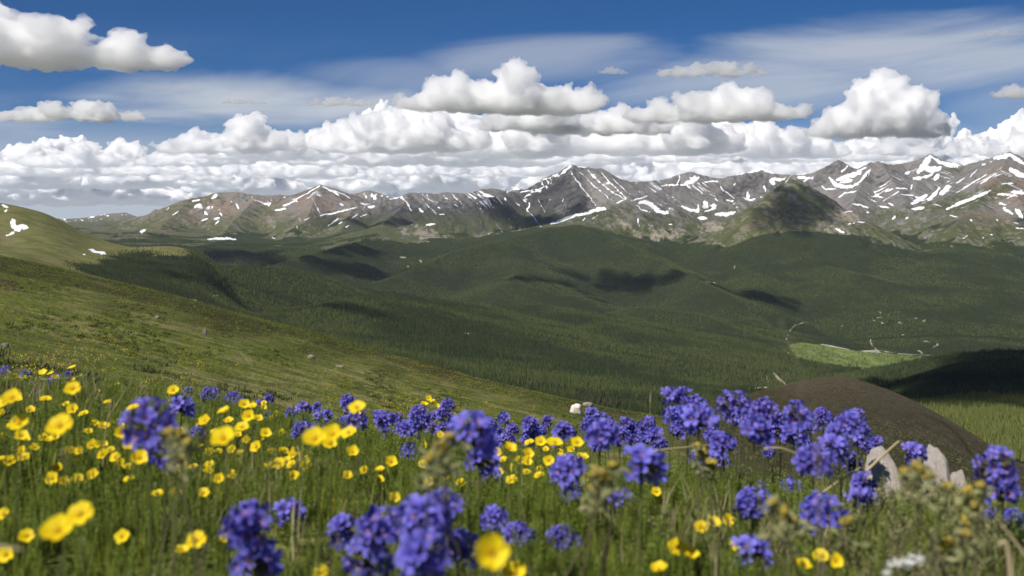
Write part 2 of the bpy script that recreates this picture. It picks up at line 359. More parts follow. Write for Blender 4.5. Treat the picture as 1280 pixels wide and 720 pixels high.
def meadow_material():
    m, nt, b = new_mat('meadow_turf'); p = pos_n(nt)
    n0 = noise_n(nt, p, .035, 4, .6, .5); n1 = noise_n(nt, p, .16, 5, .6, .4); n2 = noise_n(nt, p, 1.1, 6, .7); n3 = noise_n(nt, p, 9., 5, .7)
    g = mix_n(nt, step_n(nt, n2, .35, .65), (.075, .10, .017), (.195, .205, .05))
    straw = mix_n(nt, step_n(nt, n3, .35, .65), (.20, .17, .065), (.42, .36, .18))
    c = mix_n(nt, math_n(nt, 'MULTIPLY', step_n(nt, n1, .44, .66), .75), g, straw)
    crest_shade = mix_n(nt, step_n(nt, n2, .38, .64), (.028, .030, .008), (.075, .066, .022))  # cloud shade near the crest, painted as darker green brown turf
    c = mix_n(nt, math_n(nt, 'MULTIPLY', attr_n(nt, 'brown'), step_n(nt, n0, .25, .5)), c, crest_shade)  # the meadow's 'brown' attribute is the mask for the painted cloud shade
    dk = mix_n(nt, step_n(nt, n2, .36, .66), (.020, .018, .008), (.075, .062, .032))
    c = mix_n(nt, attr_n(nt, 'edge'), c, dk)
    mot = noise_n(nt, p, .45, 5, .7, .3)
    c = mix_n(nt, math_n(nt, 'MULTIPLY', step_n(nt, mot, .47, .60), .8), c, mix_n(nt, n3, (.036, .052, .012), (.09, .105, .025)))
    soil = mix_n(nt, n3, (.03, .018, .011), (.10, .065, .045))
    c = mix_n(nt, attr_n(nt, 'soil'), c, soil)
    c = mix_n(nt, step_n(nt, n3, .3, .5), mix_n(nt, .55, c, (.012, .013, .005)), c)
    nt.links.new(c, b.inputs['Base Color']); b.inputs['Roughness'].default_value = .95; b.inputs['Specular IOR Level'].default_value = .1
    bump_n(nt, b, math_n(nt, 'ADD', math_n(nt, 'MULTIPLY', n2, .8), math_n(nt, 'MULTIPLY', n3, .12)), .5)
    return m

# ------------------------------------------------------------------ marks on the ground, read off the photograph by direction
SNOW = []
def _s(txt, dx=0):
    for ln in txt.split(';'):
        ln = ln.strip()
        if not ln: continue
        a, w = ln.split('|'); SNOW.append(([tuple(float(v) for v in q.split(',')) for q in a.split()], float(w)))
_s('''175,291 181,288|4;216,269 223,264|1.5;240,252 250,250|2.5;256,264 257,268|3;265,248 271,243|4;288,250 290,254|1.2;295,254 298,260|3;257,265 260,270|1.5;252,276 260,273|3;267,274 274,273|3;275,266 278,270|2;269,280 274,276|2.5;330,255 338,254 335,257|3;344,263 356,261|3;354,258 365,253 373,247 385,241 400,232|2.2;403,233 415,239 425,245|2.6;410,236 430,243 438,248|1.5;390,247 400,267|1.3;372,266 375,276|1.3;380,275 388,272|1;400,269 415,267 430,263 447,259|2.4;410,283 415,279 423,273|2.2;423,280 428,277|2.2;439,274 448,266|1.6;450,271 458,268|1.4;453,262 456,258|1.5;461,259 468,258|3.5;432,284 436,282|1.5;260,299 275,298 294,299|3;340,297 344,298|1.5;371,282 372,286|1;
455,242 460,249|2.5;463,243 470,248|4;470,243 485,246|2.5;442,240 446,246|1.5;465,240 463,249|1.5;
502,247 508,253 514,263|2.2;487,249 502,246|1.8;524,261 528,265|3;528,249 537,259 547,269|1.4;533,243 535,247|1.5;527,242 536,250 548,253|1.3;553,244 560,249|1.6;564,242 572,250|1.5;567,255 572,258|1.5;574,250 578,256|1.2;600,238 608,245|1.3;596,243 603,248|1.2;550,268 556,268|1.5;533,281 543,280|3;631,247 633,251|2.2;644,253 652,259|1.3;658,248 662,255 659,263 668,272 676,284|1.8;673,249 677,258 682,267|1.2;600,260 603,265|1.2;640,267 645,273|1.1;635,273 639,276|1.1;620,280 628,290|1;703,252 704,247|1;668,229 684,223 697,217|1.6;697,221 706,214 714,207|3;650,241 660,238 668,240|2;660,243 672,238 684,231|1.6;655,246 664,243|2;634,240 640,236 650,236|3;
713,213 718,222 726,233 737,246 745,257|1.8;722,226 726,232|2.5;731,220 742,232 755,243 765,251|1.7;724,215 730,219|1.6;737,217 750,228 765,240 784,250|2;752,216 760,226 772,237 785,250|1.7;765,222 773,231 787,243|1.6;722,208 733,209|2;735,213 745,222|1.4;793,236 800,241|1.4;688,280 700,276 720,269 738,266|4;737,265 750,261 757,261|5;740,274 747,269|1.4;729,276 731,272|1.6;788,251 800,248 809,245|2.5;800,253 806,252 815,256 822,264 832,266|6;795,256 802,262 812,265|2;797,273 799,283|2.5;810,281 816,282|1.8;835,281 840,280|2;830,267 840,267|1.5;826,232 840,231 856,231 868,228|2.5;845,232 850,220 846,216|1.6;855,230 865,226 873,222|4;862,221 866,228|2;880,228 890,226 897,227|2;832,243 836,248|1.3;840,246 844,250|1.3;852,258 862,262 872,264 873,256|3;880,254 884,258|7;890,257 895,257|4;880,265 890,261 895,260|2.5;873,272 883,273|3.5;895,268 910,268 918,265|4;893,248 898,252|1.5;908,250 916,252|2;905,238 918,248|1.4;876,240 878,243|2;900,232 905,240|1.5;
920,218 930,215 945,213 952,211 966,216|3.5;955,212 967,217|2;962,225 968,230|4;965,224 978,224|4;955,232 957,240|2.5;934,241 936,247|3;928,247 937,250 945,248|2.5;917,232 919,229|2;990,218 1005,217 1015,215 1034,206|2.6;998,222 1008,222|3;
1037,222 1045,232 1060,234 1072,230|4;1046,225 1060,220 1075,216|5;1055,227 1065,225|4;1052,215 1060,207|2.5;1070,231 1076,226 1088,211|2.5;1072,214 1083,209|2;1025,230 1032,237 1045,236|1.8;1048,247 1055,242 1070,239|2;1089,210 1084,222|1.3;1148,215 1160,200 1163,195|6;1155,208 1165,213 1175,210|7;1165,196 1175,203 1200,207|3.5;1168,198 1185,208 1198,210|2;1132,217 1137,215|3;1143,223 1152,222|3.5;1153,222 1165,218|3;1168,225 1173,219|5;1140,254 1150,249 1158,244|4.5;1160,250 1168,243 1174,236|4;1176,242 1187,233|6;1107,240 1116,236|2.6;1120,235 1133,236|2.5;1138,238 1140,231|2;1090,246 1095,245 1105,247|2;1095,243 1093,240|1.5;1125,243 1142,244|1.5;1064,255 1075,256 1085,260|2;1110,254 1118,257|2.2;1097,257 1112,260|2;1140,261 1155,260|3.4;1115,274 1119,270|2.5;1130,274 1135,272|2;1056,265 1066,264|2;1083,265 1087,266|2;1061,280 1069,278|2;1071,277 1080,278|2;1045,286 1055,291|3;1184,261 1200,254 1217,247 1228,243 1238,238|3.5;1195,241 1210,232 1222,225 1233,218|1.7;1225,230 1235,224|1.8;1196,229 1206,222|1.3;1212,222 1221,212|1.3;1243,197 1255,196 1262,193|5;1262,193 1272,200 1280,205|4;1264,212 1272,217 1280,220|6;1227,207 1232,205|2;1240,222 1252,217|1.2;1251,230 1266,229|2.2;1247,243 1258,243 1272,245|2.4;1264,240 1280,241|4;1250,254 1256,256|2.8;1254,260 1265,267|3.4;1270,262 1278,271|5;1187,269 1196,271|2;1266,278 1273,279|1.6;1245,274 1247,276|2;1213,274 1215,276|2;1204,298 1210,294|1.6;1238,292 1242,294|2;1270,285 1280,286|2;1228,298 1230,296|1.2;1205,206 1210,205|2.5;1300,215 1340,225|4;1380,235 1420,235|4;
110,273 118,271|2;125,269 131,268 138,271|1.6;100,275 104,276|2;150,269 160,268|1;75,274 85,273|1.2;80,277 95,275|1.5;118,277 128,273|1;133,274 138,277|1''')
SNOW_NEAR = [([(16, 274), (17, 282), (23, 288)], 7), ([(20, 283), (35, 284)], 5), ([(9, 294), (18, 290)], 2.4), ([(4, 257), (10, 259)], 2.6), ([(5, 266), (9, 262)], 2.4), ([(111, 312), (120, 315), (133, 317)], 3.4), ([(104, 318), (106, 318)], 1.5)]
BROWN = [([(150, 300), (225, 268), (300, 262)], 36), ([(380, 250), (420, 258)], 40), ([(1190, 290), (1215, 275), (1260, 285)], 34), ([(1240, 225), (1280, 240)], 50), ([(930, 300), (990, 262)], 50), ([(1050, 270), (1080, 285)], 26)]
DARK = [([(505, 270), (600, 278), (680, 262), (712, 222)], 40), ([(690, 250), (712, 230)], 30), ([(390, 278), (420, 272)], 14), ([(560, 275), (640, 265), (700, 240), (725, 255)], 46), ([(440, 285), (520, 265)], 34), ([(1036, 212), (1062, 206)], 8), ([(830, 265), (800, 280)], 14), ([(950, 222), (905, 245)], 16)]  # dark rock, with cloud shade on these faces painted into its colour
PALE = [([(522, 290), (545, 300), (560, 303)], 15), ([(600, 300), (640, 294), (650, 288)], 9), ([(502, 289), (510, 288)], 9), ([(775, 275), (790, 288), (803, 298)], 5), ([(1048, 262), (1070, 275)], 12), ([(1058, 288), (1035, 286)], 6), ([(815, 295), (850, 292)], 10), ([(880, 284), (900, 284)], 12), ([(338, 272), (341, 284)], 3)]
GREEN = [([(180, 280), (230, 258), (270, 245)], 16), ([(290, 275), (350, 262)], 16), ([(150, 292), (210, 290)], 12), ([(320, 290), (400, 288)], 14), ([(700, 278), (750, 268), (790, 262)], 16), ([(740, 280), (775, 285)], 18), ([(975, 228), (1000, 232)], 14), ([(900, 300), (930, 275), (955, 258)], 12), ([(1090, 268), (1140, 266)], 14), ([(1180, 270), (1220, 250), (1260, 232)], 20), ([(1130, 268), (1230, 245)], 18), ([(1170, 215), (1200, 213)], 6), ([(1160, 280), (1185, 285)], 16), ([(490, 290), (510, 284)], 6), ([(630, 275), (660, 272)], 10), ([(860, 270), (920, 262)], 10), ([(930, 292), (960, 290)], 16)]
ROADS = [([(986, 432), (983, 424), (986, 415), (993, 407), (1008, 402)], 1.3), ([(966, 466), (973, 473), (982, 481), (990, 484)], 3), ([(980, 437), (988, 443)], 1.2), ([(958, 470), (960, 478)], 1.2), ([(920, 491), (935, 488), (948, 490)], 2.4), ([(935, 486), (960, 484)], 2),
    ([(1098, 389), (1102, 392)], 1.8), ([(1110, 392), (1112, 394)], 1.6), ([(1123, 390), (1126, 389)], 1.3), ([(1094, 397), (1103, 397)], 1.3), ([(1091, 400), (1094, 401)], 1.4), ([(1101, 403), (1105, 405)], 1.8), ([(1123, 402), (1127, 405)], 1.8), ([(1144, 398), (1147, 399)], 1.4), ([(1153, 402), (1156, 400)], 1.4), ([(1127, 418), (1132, 419)], 1.2), ([(1153, 426), (1163, 428)], 1.5), ([(1171, 425), (1172, 431), (1166, 434)], 1.5), ([(1148, 438), (1154, 442)], 1.8), ([(1051, 408), (1054, 407)], 1.2), ([(1087, 424), (1090, 432), (1096, 438)], 2), ([(1053, 389), (1055, 390)], 1),
    ([(919, 330), (917, 338)], 1), ([(941, 372), (942, 378)], 1), ([(880, 352), (895, 354)], 1.8),
    ([(500, 322), (507, 322)], 2), ([(525, 325), (527, 329)], 2), ([(509, 333), (512, 334)], 1.6), ([(228, 377), (238, 376), (248, 378)], 5), ([(265, 370), (273, 369)], 2.5), ([(580, 417), (590, 417)], 2), ([(262, 329), (275, 330)], 1.5)]
CLEAR = np.array([(984, 431), (1000, 428), (1030, 431), (1060, 437), (1100, 441), (1152, 445), (1150, 456), (1118, 472), (1080, 474), (1038, 466), (1000, 456)], float)
def inside(PX, PY, poly):
    c = np.zeros(PX.shape, bool); j = len(poly) - 1
    for i in range(len(poly)):
        xi, yi = poly[i]; xj, yj = poly[j]
        c ^= ((yi > PY) != (yj > PY)) & (PX < (xj - xi) * (PY - yi) / (yj - yi + 1e-9) + xi)
        j = i
    return c

def clearing(PX, PY, Y):
    return (inside(PX + 3 * perlin(Y / 40, PX / 9, 3), PY, CLEAR) & (Y > 3600) & (Y < 6200)).astype(float)

def treeline(PX, PY, X, Y, Z):
    zl = np.where(Y < 3420, -98., -60.)
    zl = np.where((Y < 3420) & (PX > 300), 50., zl)
    dt = np.interp(PX, [480, 560, 760, 820], [7600, 8350, 8450, 7500]); zl = zl + (-190 + 40 * sst(500, 750, PX) * sst(850, 800, PX) - zl) * sst(dt - 200, dt + 250, Y)
    far_ = sst(dt - 200, dt + 250, Y)
    zl = zl + fbm(X / 160, Y / 160, 4, 90) * np.where(Y < 3420, 9., 25. + 35 * far_) + 70 * far_ * fbm(X / 420, Y / 700, 3, 91)
    t = sst(14, -14, (Z - zl) * np.where(Y < 3420, 1.6, .55))
    t = t * sst(1050, 1075, Y)
    return t

def far_attrs(PX, PY, X, Y, Z):
    stk = STREAK[0] if STREAK[0].shape == X.shape else np.zeros(X.shape)
    vis = visible(PY)
    snow = strokes(PX, PY, vis, [(p, w * (.72 if w < 3 else .9) * (1.25 if p[0][0] > 850 else 1)) for p, w in SNOW])
    proc = (1 - ((PX > 870) & (PX < 1065) & (Y < 8950))) * sst(.78, .92, stk + .35 * fbm(X / 300, Y / 300, 3, 96)) * sst(-20, 130, Z) * sst(.0, .25, fbm(X / 420, Y / 420, 2, 97)) * np.maximum(sst(700, 800, PX), .75)
    snow = np.maximum(snow, proc * .9)
    gn = strokes(PX, PY, vis, GREEN, 6, 3)
    low = sst(120, -130, Z) * 1.0; dome = ((PX > 870) & (PX < 1062) & (Y < 8950)) * sst(1062, 1030, PX); low = np.maximum(low, dome * .95)
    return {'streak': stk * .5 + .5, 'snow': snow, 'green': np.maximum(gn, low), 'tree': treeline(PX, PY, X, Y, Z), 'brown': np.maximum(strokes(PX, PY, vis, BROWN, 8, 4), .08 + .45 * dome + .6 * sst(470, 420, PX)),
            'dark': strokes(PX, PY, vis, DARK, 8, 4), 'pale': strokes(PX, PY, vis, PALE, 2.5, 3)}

def mid_attrs(PX, PY, X, Y, Z):
    vis = visible(PY)
    t = treeline(PX, PY, X, Y, Z)
    cl = clearing(PX, PY, Y)
    return {'alpine': np.where((Y < 3450) & (PX < 330), 1 - t, 0), 'clearing': cl, 'dirt': strokes(PX, PY, vis, ROADS, .5, .5), 'snow': strokes(PX, PY, vis, SNOW_NEAR, .6, .8)}

MZ_FAR = 8000.0
mat_mtn = mountain_material(); mat_hill = hills_material(); mat_scree = scree_material(); mat_mead = meadow_material()
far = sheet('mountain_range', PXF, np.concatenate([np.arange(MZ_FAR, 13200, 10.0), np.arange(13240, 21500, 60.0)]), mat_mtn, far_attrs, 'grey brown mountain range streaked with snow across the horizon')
mid = sheet('forested_hills', PXM, np.geomspace(1050, MZ_FAR, 640), mat_hill, mid_attrs, 'dark conifer covered hills and valley below the mountains')
def scree_attrs(PX, PY, X, Y, Z):
    return {'green': sst(1020, 900, PX) * .75 + sst(470, 250, Y) * .35}
scree = sheet('scree_hill', PXN, np.geomspace(185, 1050, 240), mat_scree, scree_attrs, 'smooth dark brown hill behind the violet flowers')
def mead_attrs(PX, PY, X, Y, Z):
    crest = 318 + .2375 * np.maximum(PX, -200)
    crest_shade = sst(48, 10, PY - crest + 14 * fbm(PX / 90, PY / 25, 3, 44)) * sst(25, 60, Y)  # strip below the crest where cloud shade goes into the turf colour
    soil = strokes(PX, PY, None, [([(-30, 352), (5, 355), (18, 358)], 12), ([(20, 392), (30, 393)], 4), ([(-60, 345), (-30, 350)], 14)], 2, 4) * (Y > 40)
    return {'brown': crest_shade, 'soil': soil, 'edge': .85 * sst(835, 905, PX + 14 * perlin(X / 2.5, Y / 4, 9)) * sst(6, 14, Y)}
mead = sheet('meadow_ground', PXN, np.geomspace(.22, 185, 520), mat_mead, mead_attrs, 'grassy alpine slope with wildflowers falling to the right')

# one low plain under and beyond everything
me = bpy.data.meshes.new('plain'); q = 29000.
me.from_pydata([(-q, -5000, -760), (q, -5000, -760), (q, q, -760), (-q, q, -760)], [], [(0, 1, 2, 3)])
me.materials.append(mat_hill); o = bpy.data.objects.new('valley_terrain', me); C.objects.link(o); tag(o, 'low valley land under the hills', None, None, 'structure')

# ------------------------------------------------------------------ instancing helper for what nobody could count
def scatter(name, co, rot, scl, idx, protos, label, cat):
    """points carrying rot / scl / idx; geometry nodes set one of the prototype meshes on each"""
    col = bpy.data.collections.new(name + '_kinds')
    for i, pm in enumerate(protos):
        col.objects.link(bpy.data.objects.new('%s_kind_%02d' % (name, i), pm))
    n = len(co)
    me = bpy.data.meshes.new(name); me.vertices.add(n); me.vertices.foreach_set('co', np.asarray(co, np.float32).ravel())
    a = me.attributes.new('rot', 'FLOAT_VECTOR', 'POINT'); a.data.foreach_set('vector', np.asarray(rot, np.float32).ravel())
    a = me.attributes.new('scl', 'FLOAT_VECTOR', 'POINT'); a.data.foreach_set('vector', np.asarray(scl, np.float32).ravel())
    a = me.attributes.new('kindex', 'INT', 'POINT'); a.data.foreach_set('value', np.asarray(idx, np.int32))
    o = bpy.data.objects.new(name, me); C.objects.link(o); tag(o, label, cat, None, 'stuff')
    g = bpy.data.node_groups.new(name, 'GeometryNodeTree')
    g.interface.new_socket('Geometry', in_out='INPUT', socket_type='NodeSocketGeometry'); g.interface.new_socket('Geometry', in_out='OUTPUT', socket_type='NodeSocketGeometry')
    gi = g.nodes.new('NodeGroupInput'); go = g.nodes.new('NodeGroupOutput')
    ci = g.nodes.new('GeometryNodeCollectionInfo'); ci.inputs['Collection'].default_value = col; ci.inputs['Separate Children'].default_value = True; ci.inputs['Reset Children'].default_value = True
    ip = g.nodes.new('GeometryNodeInstanceOnPoints'); ip.inputs['Pick Instance'].default_value = True
    def na(k, t):
        x = g.nodes.new('GeometryNodeInputNamedAttribute'); x.data_type = t; x.inputs['Name'].default_value = k; return x.outputs[0]
    er = g.nodes.new('FunctionNodeEulerToRotation'); g.links.new(na('rot', 'FLOAT_VECTOR'), er.inputs[0])
    g.links.new(gi.outputs[0], ip.inputs['Points']); g.links.new(ci.outputs[0], ip.inputs['Instance']); g.links.new(er.outputs[0], ip.inputs['Rotation'])
    g.links.new(na('scl', 'FLOAT_VECTOR'), ip.inputs['Scale']); g.links.new(na('kindex', 'INT'), ip.inputs['Instance Index'])
    g.links.new(ip.outputs[0], go.inputs[0])
    md = o.modifiers.new('scatter', 'NODES'); md.node_group = g
    return o

# ------------------------------------------------------------------ conifers
def leaf_material(name, c1, c2, c3=None, trans=.0, noise_scale=None, rough=.8):
    m, nt, b = new_mat(name)
    oi = nt.nodes.new('ShaderNodeObjectInfo')
    c = mix_n(nt, oi.outputs['Random'], c1, c2)
    if c3 is not None:
        n = noise_n(nt, oi.outputs['Location'], noise_scale or .004, 3, .6)
        c = mix_n(nt, step_n(nt, n, .45, .7), c, c3)
    nt.links.new(c, b.inputs['Base Color']); b.inputs['Roughness'].default_value = rough; b.inputs['Specular IOR Level'].default_value = .25
    if trans:
        t = nd(nt, 'ShaderNodeBsdfTranslucent', {'Color': c}); mx = nd(nt, 'ShaderNodeMixShader', {0: trans, 1: b.outputs[0], 2: t.outputs[0]})
        nt.links.new(mx.outputs[0], nt.nodes['Material Output'].inputs['Surface'])
    return m
def spruce_material():
    m, nt, b = new_mat('spruce_needles'); oi = nt.nodes.new('ShaderNodeObjectInfo'); lc = oi.outputs['Location']; rd = oi.outputs['Random']
    c = mix_n(nt, math_n(nt, 'POWER', rd, 1.6), (.022, .036, .012), (.105, .125, .036))
    n1 = noise_n(nt, lc, .0022, 4, .6); n2 = noise_n(nt, lc, .008, 4, .65)
    c = mix_n(nt, step_n(nt, n1, .42, .58), mix_n(nt, .65, c, (.018, .032, .016)), mix_n(nt, .3, c, (.10, .125, .04)))
    c = mix_n(nt, math_n(nt, 'MULTIPLY', step_n(nt, n2, .52, .74), .5), c, (.115, .112, .036))
    c = mix_n(nt, math_n(nt, 'MULTIPLY', step_n(nt, n2, .42, .28), .5), c, (.095, .068, .046))
    nt.links.new(c, b.inputs['Base Color']); b.inputs['Roughness'].default_value = .8; b.inputs['Specular IOR Level'].default_value = .2
    return m
mat_spruce = spruce_material()
mat_bark = leaf_material('bark', (.06, .045, .03), (.09, .07, .05))

def spruce_mesh(seed, tiers=5, sides=7, rad=.14, trunk=True):
    r = random.Random(seed); vs = []; fs = []
    for t in range(tiers):
        f = t / tiers
        z0 = .06 + .86 * f; zt = min(1.0, z0 + .34 * (1 - .3 * f)) if t < tiers - 1 else 1.0
        rr = rad * (1 - f) ** .85 + .012
        tip = len(vs); vs.append((r.uniform(-.006, .006), r.uniform(-.006, .006), zt))
        ring = []
        a0 = r.random() * 6.28
        for k in range(sides * 2):
            a = a0 + k * math.pi / sides; q = rr * (r.uniform(.85, 1.15) if k % 2 == 0 else r.uniform(.5, .7))
            ring.append(len(vs)); vs.append((q * math.cos(a), q * math.sin(a), z0 - (.02 if k % 2 == 0 else -.025) + r.uniform(-.012, .012)))
        for k in range(sides * 2):
            fs.append((tip, ring[k], ring[(k + 1) % (sides * 2)]))
    nf = len(fs)
    if trunk:
        b = len(vs)
        for k in range(5):
            a = k * 2 * math.pi / 5; vs.append((.016 * math.cos(a), .016 * math.sin(a), -.05)); vs.append((.012 * math.cos(a), .012 * math.sin(a), .2))
        for k in range(5):
            k2 = (k + 1) % 5; fs.append((b + 2 * k, b + 2 * k2, b + 2 * k2 + 1, b + 2 * k + 1))
    me = bpy.data.meshes.new('spruce'); me.from_pydata(vs, [], fs); me.materials.append(mat_spruce); me.materials.append(mat_bark)
    for i, p in enumerate(me.polygons): p.material_index = 0 if i < nf else 1
    return me

rng = np.random.default_rng(5)
def sample_dir(n, d0, d1, expo, px0=-150, px1=1430):
    """n random spots between two distances, thinning with distance"""
    u = rng.random(n); k = 2 - expo
    D = (d0 ** k + u * (d1 ** k - d0 ** k)) ** (1 / k) if abs(k) > 1e-6 else d0 * (d1 / d0) ** u
    px = rng.uniform(px0, px1, n)
    return px, D

def forest():
    n = 600000
    px, D = sample_dir(n, 1060, 9600, 1.1)
    X = (px - 640) / F * D; Z = ground(X, D); PY = 270 - Z / D * F
    t = treeline(px, PY, X, D, Z) * (1 - clearing(px, PY, D) * np.where(fbm(X / 60, D / 60, 3, 125) > .42, .6, .985))
    op = fbm(X / 70, D / 70, 3, 120)
    t = t * np.where(op > .52, .12, 1) * np.where(D < 3420, 1, 1)
    bare = strokes(px, PY, None, ROADS, .8, .2) * (D > 2000)
    road = strokes(px, PY, None, [([(1028, 431), (1060, 437), (1100, 441), (1165, 444.5)], 3.2)], .8, .1)
    pale = strokes(px, PY, None, PALE, 2, 2) * (D > 8000)
    t = t * (1 - bare) * (1 - road) * (1 - pale)
    k = rng.random(n) < t
    px, D, X, Z = px[k], D[k], X[k], Z[k]; n = len(px)
    h = rng.uniform(5, 10.5, n) * (.8 + .4 * rng.random(n)) * np.where(Z > -130, .8, 1) * (1 + .25 * sst(3500, 8000, D))
    h *= np.where((D < 2700) & (px < 330), .75, 1)
    w = h * rng.uniform(.85, 1.35, n) * (1 + .5 * sst(3500, 8000, D))
    return X, D, Z, h, w, px
fx, fy, fz, fh, fw, fpx = forest()
print('trees', len(fx), 'time', time.time() - T0)
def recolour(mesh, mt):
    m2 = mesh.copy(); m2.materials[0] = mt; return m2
mat_sunlit_spruce = leaf_material('sunlit_spruce_needles', (.07, .092, .02), (.15, .16, .038))  # same spruce, with the strip's sunlight put into a brighter yellow green
protos = [spruce_mesh(s, 5, 6, .13 + .012 * s) for s in range(5)]
protos += [recolour(q, mat_sunlit_spruce) for q in protos]
co = np.stack([fx, fy, fz - .2], 1)
# the trees that show largest are trees of their own
seen = (fpx > -40) & (fpx < 1320) & (((fpx > 560) & (fpx < 900)) | (fpx > 1120) | ((fpx > 60) & (fpx < 300) & (fy < 2600)))
score = np.where(seen, fh / fy, 0)
# hidden ones do not count: their tops lie under the meadow or the brown hill
SIL = np.array([(-60, 311), (0, 325), (200, 370), (400, 424), (600, 475), (700, 499), (760, 511), (830, 520), (860, 498), (940, 489), (1010, 472), (1050, 467), (1090, 478), (1130, 497), (1180, 522), (1280, 583), (1400, 640)], float)
toppy = 270 - (fz + fh) / fy * F
score = np.where(toppy < np.interp(fpx, SIL[:, 0], SIL[:, 1]) - 2, score, 0)
order = np.argsort(-score)[:300]
big = np.zeros(len(fx), bool); big[order] = True
rest = ~big
nr = int(rest.sum())
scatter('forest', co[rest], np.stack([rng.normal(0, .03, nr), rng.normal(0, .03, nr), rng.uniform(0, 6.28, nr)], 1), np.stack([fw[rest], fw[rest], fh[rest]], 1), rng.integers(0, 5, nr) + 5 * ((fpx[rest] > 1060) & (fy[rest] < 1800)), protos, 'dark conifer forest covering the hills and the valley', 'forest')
protos_big = [spruce_mesh(20 + s, 7, 8, .13 + .012 * s) for s in range(5)]; protos_big += [recolour(q, mat_sunlit_spruce) for q in protos_big]
for i in order:
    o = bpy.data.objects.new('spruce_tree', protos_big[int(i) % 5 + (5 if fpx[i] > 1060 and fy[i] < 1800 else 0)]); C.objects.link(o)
    o.location = co[i]; o.rotation_euler = (0, 0, float(fx[i]) * 1.7); o.scale = (fw[i], fw[i], fh[i])
    if fpx[i] > 1000: tag(o, 'narrow spruce in the yellow green strip at the foot of the dark wooded hill', 'tree', 'spruces in the sunlit strip beyond the brown hill')
    elif fpx[i] > 450: tag(o, 'narrow spruce at the near forest edge just beyond the end of the flower meadow', 'tree', 'spruces at the near forest edge')
    else: tag(o, 'small dark spruce on the treeline under the green hill with the snow patch', 'tree', 'spruces at the treeline under the green hill')

# valley road, a real strip laid on the clearing's far edge
def hit(px, py, d0, d1, n=4000):
    D = np.geomspace(d0, d1, n); X = (px - 640) / F * D
    Z = ground(X, D); q = 270 - Z / D * F
    i = np.argmax(q <= py)
    return Vector((X[i], D[i], Z[i]))
pts = [hit(px, py, 4000, 6500) for px, py in ((1026, 430.5), (1040, 433), (1060, 437), (1080, 439.5), (1100, 441), (1125, 442.5), (1150, 443.8), (1170, 444.6), (1200, 445))]
vs = []; fs = []
for i, p in enumerate(pts):
    a = pts[max(0, i - 1)]; b = pts[min(len(pts) - 1, i + 1)]; t = (b - a); t.z = 0; t.normalize(); nrm = Vector((-t.y, t.x, 0)) * 9
    for s in (-1, 1):
        q = p + nrm * s
        q.z = float(ground(np.array([[q.x]]), np.array([[q.y]]))[0, 0]) + .8
        vs.append(q[:])
for i in range(len(pts) - 1): fs.append((2 * i, 2 * i + 2, 2 * i + 3, 2 * i + 1))
me = bpy.data.meshes.new('road'); me.from_pydata(vs, [], fs)
m, nt, b = new_mat('road_gravel'); nt.links.new(mix_n(nt, noise_n(nt, pos_n(nt), .3, 4), (.34, .31, .25), (.5, .46, .38)), b.inputs['Base Color']); b.inputs['Roughness'].default_value = .9
me.materials.append(m); o = bpy.data.objects.new('road', me); C.objects.link(o); tag(o, 'pale valley road along the green clearing', None, None, 'structure')
print('terrain done', time.time() - T0)
# ------------------------------------------------------------------ camera, sun, sky
cam = bpy.data.cameras.new('camera'); co_ = bpy.data.objects.new('camera', cam); C.objects.link(co_); S.camera = co_
co_.rotation_euler = (math.pi / 2, 0, 0); cam.sensor_width = 36; cam.lens = 36 * F / 1280; cam.shift_y = -90 / 1280; cam.clip_end = 600000; cam.clip_start = .02
cam.dof.use_dof = True; cam.dof.focus_distance = 9.0; cam.dof.aperture_fstop = cam.lens / 1000 / .0054
SUN = Vector((-.44, -.46, .77)).normalized()
W = bpy.data.worlds.new('World'); S.world = W; W.use_nodes = True
nt = W.node_tree; bg = nt.nodes['Background']
sky = nd(nt, 'ShaderNodeTexSky', sky_type='NISHITA', sun_disc=False)
sky.sun_elevation = math.asin(SUN.z); sky.sun_rotation = math.atan2(SUN.x, SUN.y); sky.altitude = 3700; sky.air_density = 1.0; sky.dust_density = .3; sky.ozone_density = 4
dirv = nt.nodes.new('ShaderNodeTexCoord').outputs['Generated']
sx = nd(nt, 'ShaderNodeSeparateXYZ', {0: dirv}).outputs
azm = math_n(nt, 'ARCTAN2', sx[0], sx[1]); elv = math_n(nt, 'ARCSINE', sx[2])
# thin high veils of ice cloud
vv = nd(nt, 'ShaderNodeCombineXYZ', {0: math_n(nt, 'MULTIPLY', azm, 5.), 1: math_n(nt, 'ADD', math_n(nt, 'MULTIPLY', elv, 30.), math_n(nt, 'MULTIPLY', azm, -3.)), 2: 3.7}).outputs[0]
v1 = noise_n(nt, vv, .55, 6, .55, .6)
vm = nd(nt, 'ShaderNodeMapRange', {'Value': v1, 'From Min': .42, 'From Max': .78}, interpolation_type='SMOOTHSTEP').outputs[0]
band = math_n(nt, 'MULTIPLY', step_n(nt, elv, R(.4), R(3.5)), step_n(nt, elv, R(9.8), R(6.5)))
low = math_n(nt, 'MULTIPLY', step_n(nt, elv, R(6.), R(1.5)), .85)
def puff(px, py, wx, wy, amt):
    a = math_n(nt, 'MULTIPLY', math_n(nt, 'SUBTRACT', azm, (px - 640) / F), F / wx); e = math_n(nt, 'MULTIPLY', math_n(nt, 'SUBTRACT', elv, (270 - py) / F), F / wy)
    r2 = math_n(nt, 'ADD', math_n(nt, 'MULTIPLY', a, a), math_n(nt, 'MULTIPLY', e, e))
    r2 = math_n(nt, 'ADD', r2, math_n(nt, 'MULTIPLY', math_n(nt, 'SUBTRACT', .5, v1), 6.))
    return math_n(nt, 'MULTIPLY', step_n(nt, r2, 1.9, -.5), amt)
veil = 0.
